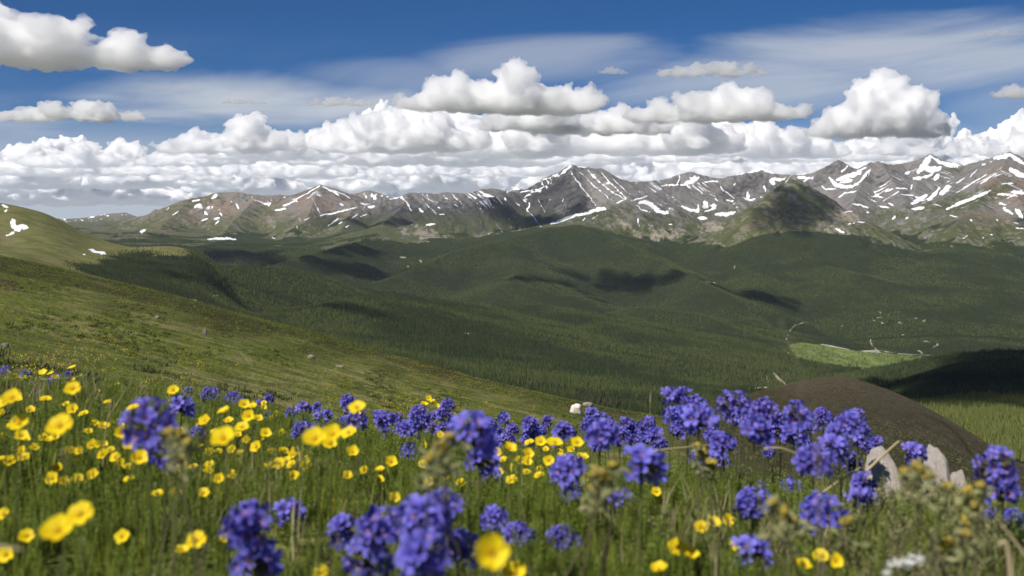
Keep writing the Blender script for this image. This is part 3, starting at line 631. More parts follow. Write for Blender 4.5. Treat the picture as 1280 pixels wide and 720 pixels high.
for a_ in ((320, 138, 190, 38, .95), (60, 172, 120, 18, .6), (1150, 82, 260, 42, .75), (700, 78, 150, 30, .5), (480, 98, 110, 22, .35), (960, 110, 200, 40, .7), (1240, 150, 90, 40, .45)):
    veil = math_n(nt, 'MAXIMUM', veil, puff(*a_))
vf0 = math_n(nt, 'MAXIMUM', veil, low)
vf = math_n(nt, 'MAXIMUM', math_n(nt, 'MULTIPLY', vm, math_n(nt, 'MULTIPLY', band, .45)), vf0)
blue = mix_n(nt, 1., sky.outputs[0], (.18, .42, .65), 'MULTIPLY')
col = mix_n(nt, vf, blue, (6.2, 6.6, 7.2))
nt.links.new(col, bg.inputs[0]); bg.inputs[1].default_value = .075
L = bpy.data.lights.new('sun', 'SUN'); L.energy = 4.6; L.angle = R(.5); L.color = (1, .95, .87)
lo = bpy.data.objects.new('sun', L); C.objects.link(lo); lo.rotation_euler = SUN.to_track_quat('Z', 'Y').to_euler()
S.view_settings.view_transform = 'Standard'; S.view_settings.look = 'None'; S.view_settings.gamma = 1; S.view_settings.exposure = .35; S.view_settings.use_curve_mapping = False

# ------------------------------------------------------------------ cumulus clouds
mc = bpy.data.materials.new('cloud_droplets'); mc.use_nodes = True; t = mc.node_tree; t.nodes.clear()
oo = t.nodes.new('ShaderNodeOutputMaterial'); vp = t.nodes.new('ShaderNodeVolumePrincipled'); t.links.new(vp.outputs[0], oo.inputs['Volume'])
vp.inputs['Color'].default_value = (.9994, .9994, .9996, 1); vp.inputs['Density'].default_value = .011; vp.inputs['Anisotropy'].default_value = .35

_bm = bmesh.new(); bmesh.ops.create_icosphere(_bm, subdivisions=2, radius=1); _t = bpy.data.meshes.new('ball'); _bm.to_mesh(_t); _bm.free()
_V0 = np.array([v.co for v in _t.vertices]); _F0 = np.array([p.vertices[:] for p in _t.polygons]); bpy.data.meshes.remove(_t)

def cloud_mesh(seed, lobes, vox, base=.28, rag=.048):
    rg = np.random.default_rng(seed); out = []; stack = [(np.array(l[:3]), l[3], 0) for l in lobes]
    while stack:
        c, r, l = stack.pop(); out.append((c, r))
        if l < 3:
            for k in range((12, 9, 6)[l]):
                d = rg.normal(size=3); d /= np.linalg.norm(d)
                if d[2] < -.2: d[2] *= -1
                stack.append((c + d * r * rg.uniform(.8, 1.0), r * rg.uniform(.26, .5), l + 1))
    n = len(_V0)
    vs = np.concatenate([_V0 * r + c for c, r in out]); fs = np.concatenate([_F0 + i * n for i in range(len(out))])
    b = vs[:, 2] < 0; vs[b, 2] *= base
    me = bpy.data.meshes.new('x'); me.from_pydata(vs.tolist(), [], fs.tolist()); ob = bpy.data.objects.new('x', me); C.objects.link(ob)
    md = ob.modifiers.new('r', 'REMESH'); md.mode = 'VOXEL'; md.voxel_size = vox
    m2 = bpy.data.meshes.new_from_object(ob.evaluated_get(bpy.context.evaluated_depsgraph_get()))
    bpy.data.objects.remove(ob); bpy.data.meshes.remove(me)
    bm = bmesh.new(); bm.from_mesh(m2)          # keep the one largest piece
    todo = set(bm.verts); parts = []
    while todo:
        s = [todo.pop()]; comp = list(s)
        while s:
            v = s.pop()
            for e in v.link_edges:
                w = e.other_vert(v)
                if w in todo: todo.remove(w); s.append(w); comp.append(w)
        parts.append(comp)
    parts.sort(key=len)
    for comp in parts[:-1]: bmesh.ops.delete(bm, geom=comp, context='VERTS')
    bm.normal_update()
    for v in bm.verts:
        d = mnoise.turbulence(v.co * 8 + Vector((seed, 0, 0)), 4, False)
        d2 = mnoise.turbulence(v.co * 21 + Vector((seed, 5, 0)), 2, False); v.co += v.normal * ((d - .55) * rag + (d2 - .45) * .02)
    bm.to_mesh(m2); bm.free()
    ob = bpy.data.objects.new('x', m2); C.objects.link(ob); md = ob.modifiers.new('r', 'REMESH'); md.mode = 'VOXEL'; md.voxel_size = vox * .8
    m3 = bpy.data.meshes.new_from_object(ob.evaluated_get(bpy.context.evaluated_depsgraph_get())); bpy.data.objects.remove(ob); bpy.data.meshes.remove(m2); m2 = m3
    bm = bmesh.new(); bm.from_mesh(m2); todo = set(bm.verts); parts = []
    while todo:
        s = [todo.pop()]; comp = list(s)
        while s:
            v = s.pop()
            for e in v.link_edges:
                w = e.other_vert(v)
                if w in todo: todo.remove(w); s.append(w); comp.append(w)
        parts.append(comp)
    parts.sort(key=len)
    for comp in parts[:-1]: bmesh.ops.delete(bm, geom=comp, context='VERTS')
    bm.to_mesh(m2); bm.free(); m2.materials.clear(); m2.materials.append(mc); m2.name = 'cloud'
    return m2

def lobes(seed, n, w, h, dep=.6, lump=1.):
    r = random.Random(seed); L_ = []
    for k in range(n):
        x = -1 + 2 * (k + .5) / n + r.uniform(-.5, .5) / n; e = (1 - abs(x) ** 2.2) * r.uniform(.55, 1.0) ** lump
        rad = max(h * (.22 + .2 * e) * r.uniform(.85, 1.15), 1.25 * w / n)
        L_.append((x * w, r.uniform(-1, 1) * w * dep * .5, rad * .2, rad))
        top = max(rad * .3, h * e - rad)
        q = rad * .3; rr = rad
        while q + rr * .5 < top:
            q += rr * .75; rr *= r.uniform(.72, .95)
            L_.append((x * w + r.uniform(-.3, .3) * rr, L_[-1][1] + r.uniform(-.3, .3) * rr, min(q, top), rr))
    return L_
CM = [cloud_mesh(1, lobes(1, 7, .8, .95, .6), .016), cloud_mesh(2, lobes(2, 8, 1., .75, .6), .016), cloud_mesh(3, lobes(7, 9, 1., .5, .6), .016), cloud_mesh(4, lobes(4, 10, 1., .38, .5), .015),
      cloud_mesh(5, lobes(12, 9, 1., .62, .7, 2.), .016), cloud_mesh(6, lobes(23, 12, 1., .30, .5, 2.), .015, .2, .05)]
CM.append(cloud_mesh(9, [(-.62, 0, .12, .22), (-.45, .1, .12, .26), (-.25, 0, .2, .3), (-.02, .05, .28, .36), (.05, 0, .55, .27), (-.12, .1, .52, .24), (.28, 0, .25, .34), (.25, .05, .5, .26), (.5, 0, .15, .28), (.52, 0, .36, .2), (.72, 0, .1, .2), (-.78, 0, .06, .14)], .015))
print('clouds', [len(m.vertices) for m in CM], time.time() - T0)
BASE = 1750.
def cloud(px, pyb, wpx, k, hs=1., flip=1, label=None, zoff=0, group=None, yaw=0.):
    D = (BASE + zoff) / ((270 - pyb) / F)
    o = bpy.data.objects.new('cloud', CM[k]); C.objects.link(o); o.location = P(px, pyb, D)
    s = wpx / F * D / 2 / 1.12; o.scale = (s * flip, s, s * hs); o.rotation_euler = (0, 0, yaw)
    tag(o, label, 'cloud', group)
    return o

# the air: thin haze round the whole place, below every cloud
me = bpy.data.meshes.new('haze'); x_, y0_, y1_, z0_, z1_ = 31000., -6000., 31000., -790., 860.
me.from_pydata([(-x_, y0_, z0_), (x_, y0_, z0_), (x_, y1_, z0_), (-x_, y1_, z0_), (-x_, y0_, z1_), (x_, y0_, z1_), (x_, y1_, z1_), (-x_, y1_, z1_)], [], [(0, 3, 2, 1), (4, 5, 6, 7), (0, 1, 5, 4), (1, 2, 6, 5), (2, 3, 7, 6), (3, 0, 4, 7)])
mh = bpy.data.materials.new('thin_air'); mh.use_nodes = True; t = mh.node_tree; t.nodes.clear()
oo = t.nodes.new('ShaderNodeOutputMaterial'); hv = t.nodes.new('ShaderNodeVolumePrincipled'); t.links.new(hv.outputs[0], oo.inputs['Volume'])
hv.inputs['Color'].default_value = (.72, .84, 1, 1); hv.inputs['Density'].default_value = 1.0e-5; hv.inputs['Anisotropy'].default_value = .2
me.materials.append(mh); o = bpy.data.objects.new('haze', me); C.objects.link(o); tag(o, 'thin bluish haze in the mountain air', 'haze', None, 'stuff')
DECK = 'cumulus clouds in the long bank over the mountains'
for a in (
    (10, 78, 430, 1, .62, 1, 'white cumulus cut by the top left corner of the sky'),
    (85, 151, 270, 2, .62, -1, 'flat based white cumulus alone in the blue above the left green hill'),
    (890, 95, 195, 2, .62, -1, 'elongated white cloud floating free above the bank right of the snowy peak'),
    (766, 92, 42, 1, .8, 1, 'tiny round white puff beside the elongated free floating cloud'),
    (1100, 172, 225, 6, 1., 1, 'tallest cumulus tower with shaded grey flank over the right peaks'),
    (1250, 44, 80, 2, .5, 1, 'small thin white cloud near the top right corner'),
    (1270, 122, 80, 1, .8, 1, 'small pale cloud at the right edge level with the tallest tower'),
    (95, 208, 150, 0, .62, 1, 'lumpy white cumulus low at the left with a pointed top'),
    (580, 138, 190, 1, .95, 1, 'bright white heaped cumulus at the top of the bank above the middle ridge'),
    (730, 165, 300, 4, .85, -1, 'broad cumulus with grey base left of the tallest tower'),
    (900, 150, 240, 1, .7, -1, 'rounded white cumulus below the elongated free floating cloud'),
    (305, 130, 80, 2, .5, 1, 'small ragged grey white cloud on the pale veil left of the bank'),
    (280, 190, 240, 4, .9, 1, 'white heaped cumulus above the left brown mountain'),
    (425, 132, 120, 2, .6, 1, 'ragged wispy grey white cloud at the left end of the veil'),
    (665, 140, 200, 0, .95, -1, 'tall white heaped cumulus just right of the bright one over the middle ridge'),
    (25, 240, 120, 0, .7, -1, 'white cumulus low at the left edge over the green hill'),
    (500, 188, 250, 1, .9, -1, 'heaped white cumulus at the left end of the upper bank'),
    (640, 193, 260, 0, .8, 1, 'heaped white cumulus in the middle of the bank left of the snowy peak'),
    (830, 190, 250, 0, .75, 1, 'heaped white cumulus between the broad one and the tallest tower'),
    (960, 195, 230, 1, .75, 1, 'heaped white cumulus just left of the tallest tower'),
    ): cloud(*a)
r_ = random.Random(8)
def deck(x0, x1, pyb, wmin, wmax, kinds, hs, zoff=0, step=.62):
    x = x0
    while x < x1:
        w = r_.uniform(wmin, wmax)
        cloud(x + w / 2, pyb + r_.uniform(-5, 5), w, r_.choice(kinds), hs * r_.uniform(.8, 1.2) * (.55 if x + w / 2 < 170 else 1), r_.choice((-1, 1)), 'white and grey cumulus merged into the long bank over the mountains', zoff, DECK)
        x += w * step






deck(985, 1360, 196, 130, 240, (1, 2, 4), .8, 0, .5)
deck(140, 930, 203, 180, 300, (0, 1, 2, 4), .8, 0, .5)
deck(-60, 1380, 222, 150, 270, (1, 2, 4), .68, 0, .45)
deck(-60, 1380, 237, 210, 380, (0, 1, 4), 1.0, 0, .5)
deck(-60, 1380, 250, 220, 420, (1, 0, 4), 1.0, 0, .5)
# clouds overhead, out of the frame, that shade the slopes
def shade(px, D, w, d, k=3, hs=1., zc=2500., flip=1, label='flat cumulus overhead'):
    X = (px - 640) / F * D; z = float(ground(np.array([[X]]), np.array([[D]]))[0, 0])
    p = Vector((X, D, z)) + SUN * ((zc - z) / SUN.z)
    o = bpy.data.objects.new('cloud', CM[k]); C.objects.link(o); o.location = p; o.scale = (w * flip, d, min(w, d) * hs)
    tag(o, 'cumulus high overhead shading the slopes below', 'cloud', 'clouds overhead that shade the slopes')
shade(650, 6250, 560, 800, 3, .8); shade(770, 6750, 330, 900, 1, .7, flip=-1); shade(885, 6350, 480, 800, 4, .8)
shade(992, 8250, 430, 900, 1, .65); shade(1105, 8950, 800, 600, 3, .9); shade(1285, 8800, 260, 500, 2, .9)
shade(310, 7700, 1000, 1500, 4, .7); shade(350, 2650, 330, 520, 2, .9); shade(1230, 1880, 480, 700, 1); shade(1190, 2050, 480, 1000, 4); shade(1280, 2450, 520, 1100, 1)
shade(610, 10100, 900, 1200, 4, .8); shade(480, 10700, 750, 900, 2, .8, flip=-1); shade(440, 6700, 420, 900, 1, .7)
S.cycles.volume_bounces = 44; S.cycles.max_bounces = 48; S.cycles.diffuse_bounces = 3; S.cycles.glossy_bounces = 2; S.cycles.transmission_bounces = 3; S.cycles.transparent_max_bounces = 64
S.cycles.use_denoising = True
try: S.cycles.denoiser = 'OPENIMAGEDENOISE'
except Exception: pass
print('all', time.time() - T0)
# ------------------------------------------------------------------ meadow plants
def plant_material(name, ca, cb, trans=.3, rough=.6, attr=None, cc=None, spec=.3):
    m, nt, b = new_mat(name); oi = nt.nodes.new('ShaderNodeObjectInfo')
    f = oi.outputs['Random'] if attr is None else attr_n(nt, attr)
    c = mix_n(nt, f, ca, cb)
    if cc is not None: c = mix_n(nt, math_n(nt, 'POWER', attr_n(nt, 'tipness'), 1.5), c, cc)
    nt.links.new(c, b.inputs['Base Color']); b.inputs['Roughness'].default_value = rough; b.inputs['Specular IOR Level'].default_value = spec
    t = nd(nt, 'ShaderNodeBsdfTranslucent', {'Color': c}); mx = nd(nt, 'ShaderNodeMixShader', {0: trans, 1: b.outputs[0], 2: t.outputs[0]})
    nt.links.new(mx.outputs[0], nt.nodes['Material Output'].inputs['Surface'])
    return m
M_grass = plant_material('grass_blade', (.15, .21, .024), (.31, .345, .062), .45, .45)
M_straw = plant_material('dry_straw', (.22, .17, .085), (.46, .39, .24), .25, .7)
M_leaf = plant_material('leaflet', (.12, .185, .022), (.29, .34, .062), .45, .5, 'var')
M_sage = plant_material('woolly_leaf', (.17, .18, .075), (.33, .32, .15), .35, .8, 'var')
M_stem = plant_material('flower_stem', (.07, .09, .025), (.13, .13, .045), .1, .6)
M_calyx = plant_material('woolly_calyx', (.085, .085, .040), (.20, .175, .085), .25, .8, 'var')
M_yel = plant_material('yellow_petal', (.80, .57, .005), (.92, .73, .016), .3, .55, 'var', None, .25)
M_sta = plant_material('stamens', (.46, .25, .004), (.66, .38, .01), .1, .7, 'var')
M_anth = plant_material('anther', (.62, .42, .30), (.75, .5, .22), .1, .7, 'var')
M_white = plant_material('white_petal', (.62, .62, .58), (.74, .74, .70), .3, .6)
M_bud = plant_material('olive_bud', (.24, .20, .05), (.46, .33, .04), .2, .8, 'var')
def violet_material():
    m, nt, b = new_mat('violet_petal'); oi = nt.nodes.new('ShaderNodeObjectInfo')
    c = mix_n(nt, attr_n(nt, 'var'), (.036, .026, .27), (.20, .18, .70))
    c = mix_n(nt, math_n(nt, 'MULTIPLY', oi.outputs['Random'], .5), c, (.085, .10, .60))
    c = mix_n(nt, math_n(nt, 'MULTIPLY', step_n(nt, noise_n(nt, oi.outputs['Location'], 9., 2), .5, .7), .25), c, (.16, .15, .72))
    c = mix_n(nt, math_n(nt, 'MULTIPLY', math_n(nt, 'POWER', attr_n(nt, 'tipness'), 3.), .42), c, (.40, .37, .86))
    c = mix_n(nt, step_n(nt, attr_n(nt, 'tipness'), .30, .04), c, (.33, .20, .50))
    nt.links.new(c, b.inputs['Base Color']); b.inputs['Roughness'].default_value = .6; b.inputs['Specular IOR Level'].default_value = .3
    t = nd(nt, 'ShaderNodeBsdfTranslucent', {'Color': c}); mx = nd(nt, 'ShaderNodeMixShader', {0: .3, 1: b.outputs[0], 2: t.outputs[0]})
    nt.links.new(mx.outputs[0], nt.nodes['Material Output'].inputs['Surface'])
    return m
M_vio = violet_material()

class MB:
    def __init__(s): s.v = []; s.f = []; s.var = []; s.tip = []
    def vert(s, p, var=.5, tip=.5): s.v.append(tuple(p)); s.var.append(var); s.tip.append(tip); return len(s.v) - 1
    def face(s, *i): s.f.append(i)
    def tube(s, pts, rad, n=5, var=.5):
        rings = []
        for i, p in enumerate(pts):
            p = Vector(p); a = Vector(pts[max(0, i - 1)]); b = Vector(pts[min(len(pts) - 1, i + 1)]); t = (b - a).normalized()
            u = t.orthogonal().normalized(); w = t.cross(u); r = rad[i] if hasattr(rad, '__len__') else rad
            if i: 
                pu = rings[-1][1]; u = (pu - t * pu.dot(t)).normalized(); w = t.cross(u)
            rings.append(([s.vert(p + u * r * math.cos(k * 2 * math.pi / n) + w * r * math.sin(k * 2 * math.pi / n), var, i / len(pts)) for k in range(n)], u))
        for (a, _), (b, _) in zip(rings[:-1], rings[1:]):
            for k in range(n): s.face(a[k], a[(k + 1) % n], b[(k + 1) % n], b[k])
        s.face(*rings[-1][0]); s.face(*rings[0][0][::-1])
    def blob(s, c, r, seed=0, var=.5, axis=None, stretch=1., sub=1):
        bm = bmesh.new(); bmesh.ops.create_icosphere(bm, subdivisions=sub, radius=1)
        q = Vector(axis).to_track_quat('Z', 'Y') if axis is not None else None
        b0 = len(s.v)
        for v in bm.verts:
            p = v.co.copy(); p.z *= stretch; p *= r * (1 + .15 * mnoise.noise(p * 2 + Vector((seed * 3.1, 0, 0))))
            if q: p = q @ p
            s.vert(Vector(c) + p, var, .5)
        for f in bm.faces: s.f.append(tuple(b0 + v.index for v in f.verts))
        bm.free()
    def mesh(s, name, mat, smooth=True):
        me = bpy.data.meshes.new(name); me.from_pydata(s.v, [], s.f)
        for k, d in (('var', s.var), ('tipness', s.tip)):
            a = me.attributes.new(k, 'FLOAT', 'POINT'); a.data.foreach_set('value', np.array(d, np.float32))
        me.materials.append(mat)
        if smooth: me.polygons.foreach_set('use_smooth', np.ones(len(me.polygons), bool))
        return me

def blade(mb, base, az, lean, h, w, seg=3, curl=1., var=.5):
    dx, dy = math.cos(az), math.sin(az); prev = None
    for i in range(seg + 1):
        f = i / seg; out = lean * f ** (1 + curl); p = Vector(base) + Vector((dx * out, dy * out, h * f * (1 - .25 * lean / h * f)))
        ww = w * (1 - f) ** .7 * .5; sx_, sy_ = -dy * ww, dx * ww
        if i < seg: cur = (mb.vert(p + Vector((sx_, sy_, 0)), var, f), mb.vert(p - Vector((sx_, sy_, 0)), var, f))
        else: cur = (mb.vert(p, var, 1),)
        if prev:
            if len(cur) == 2: mb.face(prev[0], prev[1], cur[1], cur[0])
            else: mb.face(prev[0], prev[1], cur[0])
        prev = cur

def tuft(seed, n, h, w, spread, lean, mat, name, curl=1.):
    r = random.Random(seed); mb = MB()
    for k in range(n):
        a = r.random() * 6.28; d = spread * math.sqrt(r.random())
        hh = h * r.uniform(.45, 1.)
        blade(mb, (d * math.cos(a), d * math.sin(a), -.02 * h), r.random() * 6.28, hh * lean * r.uniform(.2, 1), hh, w * r.uniform(.7, 1.2), 3, curl * r.uniform(.6, 1.4), r.random())
    return mb.mesh(name, mat, False)

def leaf_stalk_into(mb, r, base, az, lean, h, ls):
    """upright stalk ringed with little leaflets from near the bottom to the tip"""
    dx, dy = math.cos(az), math.sin(az); n = 15
    pts = []
    for i in range(n + 1):
        f = i / n; pts.append(Vector(base) + Vector((dx * lean * f * f, dy * lean * f * f, h * f)))
    mb.tube(pts[::3], [h * .012 * (1 - .6 * i / 5) for i in range(6)], 3, .3)
    for i in range(2, n + 1):
        f = i / n; size = ls * (1.15 - .65 * f) * (1 if f > .2 else .6)
        for k in range(4):
            a = k * 1.571 + i * .8 + r.uniform(-.3, .3); up = r.uniform(.2, .9)
            d = Vector((math.cos(a), math.sin(a), up)).normalized(); sd = Vector((-math.sin(a), math.cos(a), 0)) * size * .26
            p = pts[i]; v = r.random()
            i0 = mb.vert(p, v); i1 = mb.vert(p + d * size * .55 + sd, v); i2 = mb.vert(p + d * size, v); i3 = mb.vert(p + d * size * .55 - sd, v)
            mb.face(i0, i1, i2, i3)

def leaf_stalks(seed, n, mat, name, h=1., ls=.15, spread=.2):
    r = random.Random(seed); mb = MB()
    for k in range(n):
        a = r.random() * 6.28; d = spread * math.sqrt(r.random())
        leaf_stalk_into(mb, r, (d * math.cos(a), d * math.sin(a), 0), r.random() * 6.28, h * r.uniform(0, .35), h * r.uniform(.65, 1.), ls)
    return mb.mesh(name, mat, False)

def lowland(px, D):
    X = (px - 640) / F * D; return X, ground(X, D)
def scatter_on(name, n, d0, d1, expo, protos, hmin, hmax, wfac, label, cat, keep=None, px0=-230, px1=1510, tilt=.12):
    px, D = sample_dir(n, d0, d1, expo, px0, px1)
    X, Z = lowland(px, D)
    if keep is not None:
        k = rng.random(n) < keep(px, D, X); px, D, X, Z = px[k], D[k], X[k], Z[k]; n = len(px)
    h = rng.uniform(hmin, hmax, n)
    return (np.stack([X, D, Z], 1), np.stack([rng.normal(0, tilt, n), rng.normal(0, tilt, n), rng.uniform(0, 6.28, n)], 1), np.stack([h * wfac, h * wfac, h], 1), rng.integers(0, len(protos), n))
def cat_sc(*parts):
    return [np.concatenate(q) for q in zip(*parts)]
def dens(px, D, X):       # patchy growth
    return np.clip(.62 + .9 * fbm(X / .35, D / .35, 3, 140), .1, 1)
def on_meadow(px, D, X):   # the scree hill and the drop to the right carry little grass
    return np.where(D > 20, sst(900, 800, px + 30 * perlin(X / 9, D / 9, 3)), 1.) * np.clip(.6 + .9 * fbm(X / (.06 * D + .3), D / (.12 * D + .3), 3, 141), .05, 1)
def dry(px, D, X):
    return np.clip(.25 + 1.5 * fbm(X / (.10 * D + .4), D / (.2 * D + .4), 3, 150) + .5 * np.exp(-((px - 160) / 110.) ** 2) * (D > 2.5), .03, 1) * np.where(D > 20, sst(900, 800, px), 1)
K_leaf = [leaf_stalks(s, 3, M_leaf, 'leafy_stalks') for s in range(4)]
K_grass = [tuft(10 + s, 14, 1., .045, .25, .55, M_grass, 'grass_tuft') for s in range(4)]
K_straw = [tuft(30 + s, 8, 1., .022, .2, .9, M_straw, 'straw_tuft') for s in range(4)]
K_sage = [leaf_stalks(40 + s, 3, M_sage, 'woolly_stalks', 1., .2, .35) for s in range(2)]
def near_low(q, k=.5):      # plants right under the lens stay short
    D = q[0][:, 1]; f = k + (1 - k) * sst(.5, 2., D); q[2][:] *= f[:, None]; return q
K_up = [tuft(60 + s, 9, 1., .040, .16, .22, M_grass, 'grass_tuft', .6) for s in range(3)]
KG = K_grass + K_up
def upr(q):
    q[3][:] = np.where(rng.random(len(q[3])) < .72, rng.integers(4, 7, len(q[3])), rng.integers(0, 4, len(q[3]))); return q
p_ = [near_low(upr(scatter_on('grass', 27000, .36, 9, 1.3, KG, .035, .095, .8, '', '', dens, tilt=.08))),
      scatter_on('grass', 80000, 6, 60, 1.5, KG, .05, .12, 1.3, '', '', on_meadow),
      scatter_on('grass', 70000, 40, 190, 1.6, KG, .07, .18, 2.2, '', '', on_meadow)]
p_.append(scatter_on('grass', 260, 1.3, 2.25, 1., KG, .07, .115, .8, '', '', None, 1070, 1230))
scatter('grass', *cat_sc(*p_), KG, 'green grass growing all over the flower meadow', 'grass')
p_ = [near_low(scatter_on('dry_grass', 6500, .6, 8, 1.3, K_straw, .05, .14, .7, '', '', dry)), scatter_on('dry_grass', 40000, 4, 170, 1.5, K_straw, .06, .16, 1.3, '', '', dry)]
p_.append(scatter_on('dry_grass', 26000, 20, 650, 1.3, K_straw, .10, .34, 1.6, '', '', lambda px, D, X: sst(830, 900, px) * .8, 820, 1420))
scatter('dry_grass', *cat_sc(*p_), K_straw, 'pale dry straw coloured grass among the green', 'dry grass')
p_ = [near_low(scatter_on('leafy_ground_cover', 17000, .34, 7, 1.25, K_leaf, .045, .10, .55, '', '', dens, tilt=.08)), scatter_on('leafy_ground_cover', 5000, 5, 25, 1.3, K_leaf, .04, .09, 1.2, '', '', on_meadow)]
scatter('leafy_ground_cover', *cat_sc(*p_), K_leaf, 'green ferny leaf stalks crowding the ground between the flowers', 'ground cover')
p_ = [near_low(scatter_on('woolly_plants', 1500, .5, 7, 1.2, K_sage, .04, .08, .6, '', '', lambda px, D, X: np.clip(.25 + .75 * sst(900, 1200, px) + .6 * fbm(X / .4, D / .4, 2, 160), .02, 1)))]
p_.append(scatter_on('woolly_plants', 120, 1.1, 2.25, 1., K_sage, .06, .10, .6, '', '', None, 1050, 1250))
M_shrub = plant_material('dark_shrub', (.030, .048, .010), (.075, .095, .022), .2, .7)
K_shrub = [tuft(80 + s, 26, 1., .10, .55, .8, M_shrub, 'shrub_clump') for s in range(3)]
q_ = scatter_on('shrubs', 15000, 9, 185, 1.35, K_shrub, .07, .20, 1.9, '', '', lambda px, D, X: sst(.0, .35, fbm(X / (.05 * D + 1.2), D / (.10 * D + 1.5), 4, 180)) * sst(860, 780, px))
scatter('shrubbery', *q_, K_shrub, 'low dark green clumps mottling the slope behind the flower bed', 'shrubs')
scatter('low_undergrowth', *cat_sc(*p_), K_sage, 'grey olive woolly undergrowth among the violet flowers', 'undergrowth')

# ------------------------------------------------------------------ flowers
def yellow_corolla(seed, R_=.0122, cup=.5):
    r = random.Random(seed); mb = MB(); n = 5
    for k in range(n):
        a0 = k * 2 * math.pi / n + r.uniform(-.08, .08); var = r.random(); grid = []; lift = r.uniform(-.0006, .0006)
        cp = cup * r.uniform(.75, 1.3)
        for i in range(5):
            f = i / 4; row = []
            wid = (.34, .68, .84, .84, .60)[i]
            for j in range(5):
                s_ = (j - 2) / 2; rr = R_ * (.10 + .90 * f) * (1 - .10 * s_ * s_ * f) * (1 + (.05 * math.sin(9 * s_ + seed + k) if i == 4 else 0))
                a = a0 + s_ * wid
                z = R_ * (cp * .75 * f ** 1.5 + .06 * s_ * s_ * f + .04 * math.sin(3 * s_ + k)) + lift + (.0004 * k if f > 0 else 0)
                row.append(mb.vert((rr * math.cos(a), rr * math.sin(a), z), min(1, var * .7 + .3 * f), f))
            grid.append(row)
        for i in range(4):
            for j in range(4): mb.face(grid[i][j], grid[i][j + 1], grid[i + 1][j + 1], grid[i + 1][j])
    return mb.mesh('corolla', M_yel)
def yellow_stamens(seed):
    r = random.Random(seed); mb = MB(); mb.blob((0, 0, .0012), .0022, seed, .1)
    for k in range(22):
        a = r.random() * 6.28; d = r.uniform(.0012, .0042); h = r.uniform(.0026, .0044)
        mb.blob((d * math.cos(a), d * math.sin(a), h), .00055, k, r.random(), None, 1, 1)
    return mb.mesh('stamens', M_sta)
def sepals(seed):
    r = random.Random(seed); mb = MB()
    mb.blob((0, 0, -.0012), .0024, seed, .3)
    for k in range(5):
        a = k * 1.2566 + .5; d = Vector((math.cos(a), math.sin(a), .35)); s_ = Vector((-math.sin(a), math.cos(a), 0)) * .002
        i0 = mb.vert((0, 0, -.0015)); i1 = mb.vert(d * .0045 + s_ - Vector((0, 0, .0012))); i2 = mb.vert(d * .0085 - Vector((0, 0, .0008))); i3 = mb.vert(d * .0045 - s_ - Vector((0, 0, .0012)))
        mb.face(i0, i1, i2, i3)
    return mb.mesh('sepals', M_stem)
def unit_stem(seed, rad, bend):
    r = random.Random(seed); mb = MB(); a = r.random() * 6.28
    pts = [(bend * math.sin(math.pi * i / 7) * math.cos(a), bend * math.sin(math.pi * i / 7) * math.sin(a), i / 7) for i in range(8)]
    mb.tube(pts, [rad * (1 - .35 * i / 7) for i in range(8)], 6, r.random()); return mb.mesh('stem', M_stem)
def floret(mb, c, ax, sc, r):
    q = Vector(ax).to_track_quat('Z', 'Y') @ Vector((0, 0, 1)).rotation_difference(Vector((0, 0, 1))); rot = r.random() * 6.28; var = r.random()
    def V(a, rr, z, tip): return mb.vert(Vector(c) + q @ (Vector((rr * math.cos(a + rot), rr * math.sin(a + rot), z)) * sc), var, tip)
    r0 = [V(k * .6283, .0014, 0, 0) for k in range(10)]; r1 = [V(k * .6283, .0030, .0062, .12) for k in range(10)]
    for k in range(10): mb.face(r0[k], r0[(k + 1) % 10], r1[(k + 1) % 10], r1[k])
    for l in range(5):
        k = 2 * l; a = (k + .5) * .6283; curl = r.uniform(-.0015, .0012)
        i0, i1 = r1[k], r1[(k + 1) % 10]
        m0 = V(a - .50, .0060, .0092, .45); mm = V(a, .0058, .0086, .4); m1 = V(a + .50, .0060, .0092, .45)
        o0 = V(a - .36, .0088, .0104 + curl, .85); oo = V(a, .0099, .0102 + curl, 1.); o1 = V(a + .36, .0088, .0104 + curl, .85)
        mb.face(i0, mm, m0); mb.face(i0, i1, mm); mb.face(i1, m1, mm); mb.face(m0, mm, oo, o0); mb.face(mm, m1, o1, oo)
        j = r1[(k + 2) % 10]; mb.face(i1, j, m1)
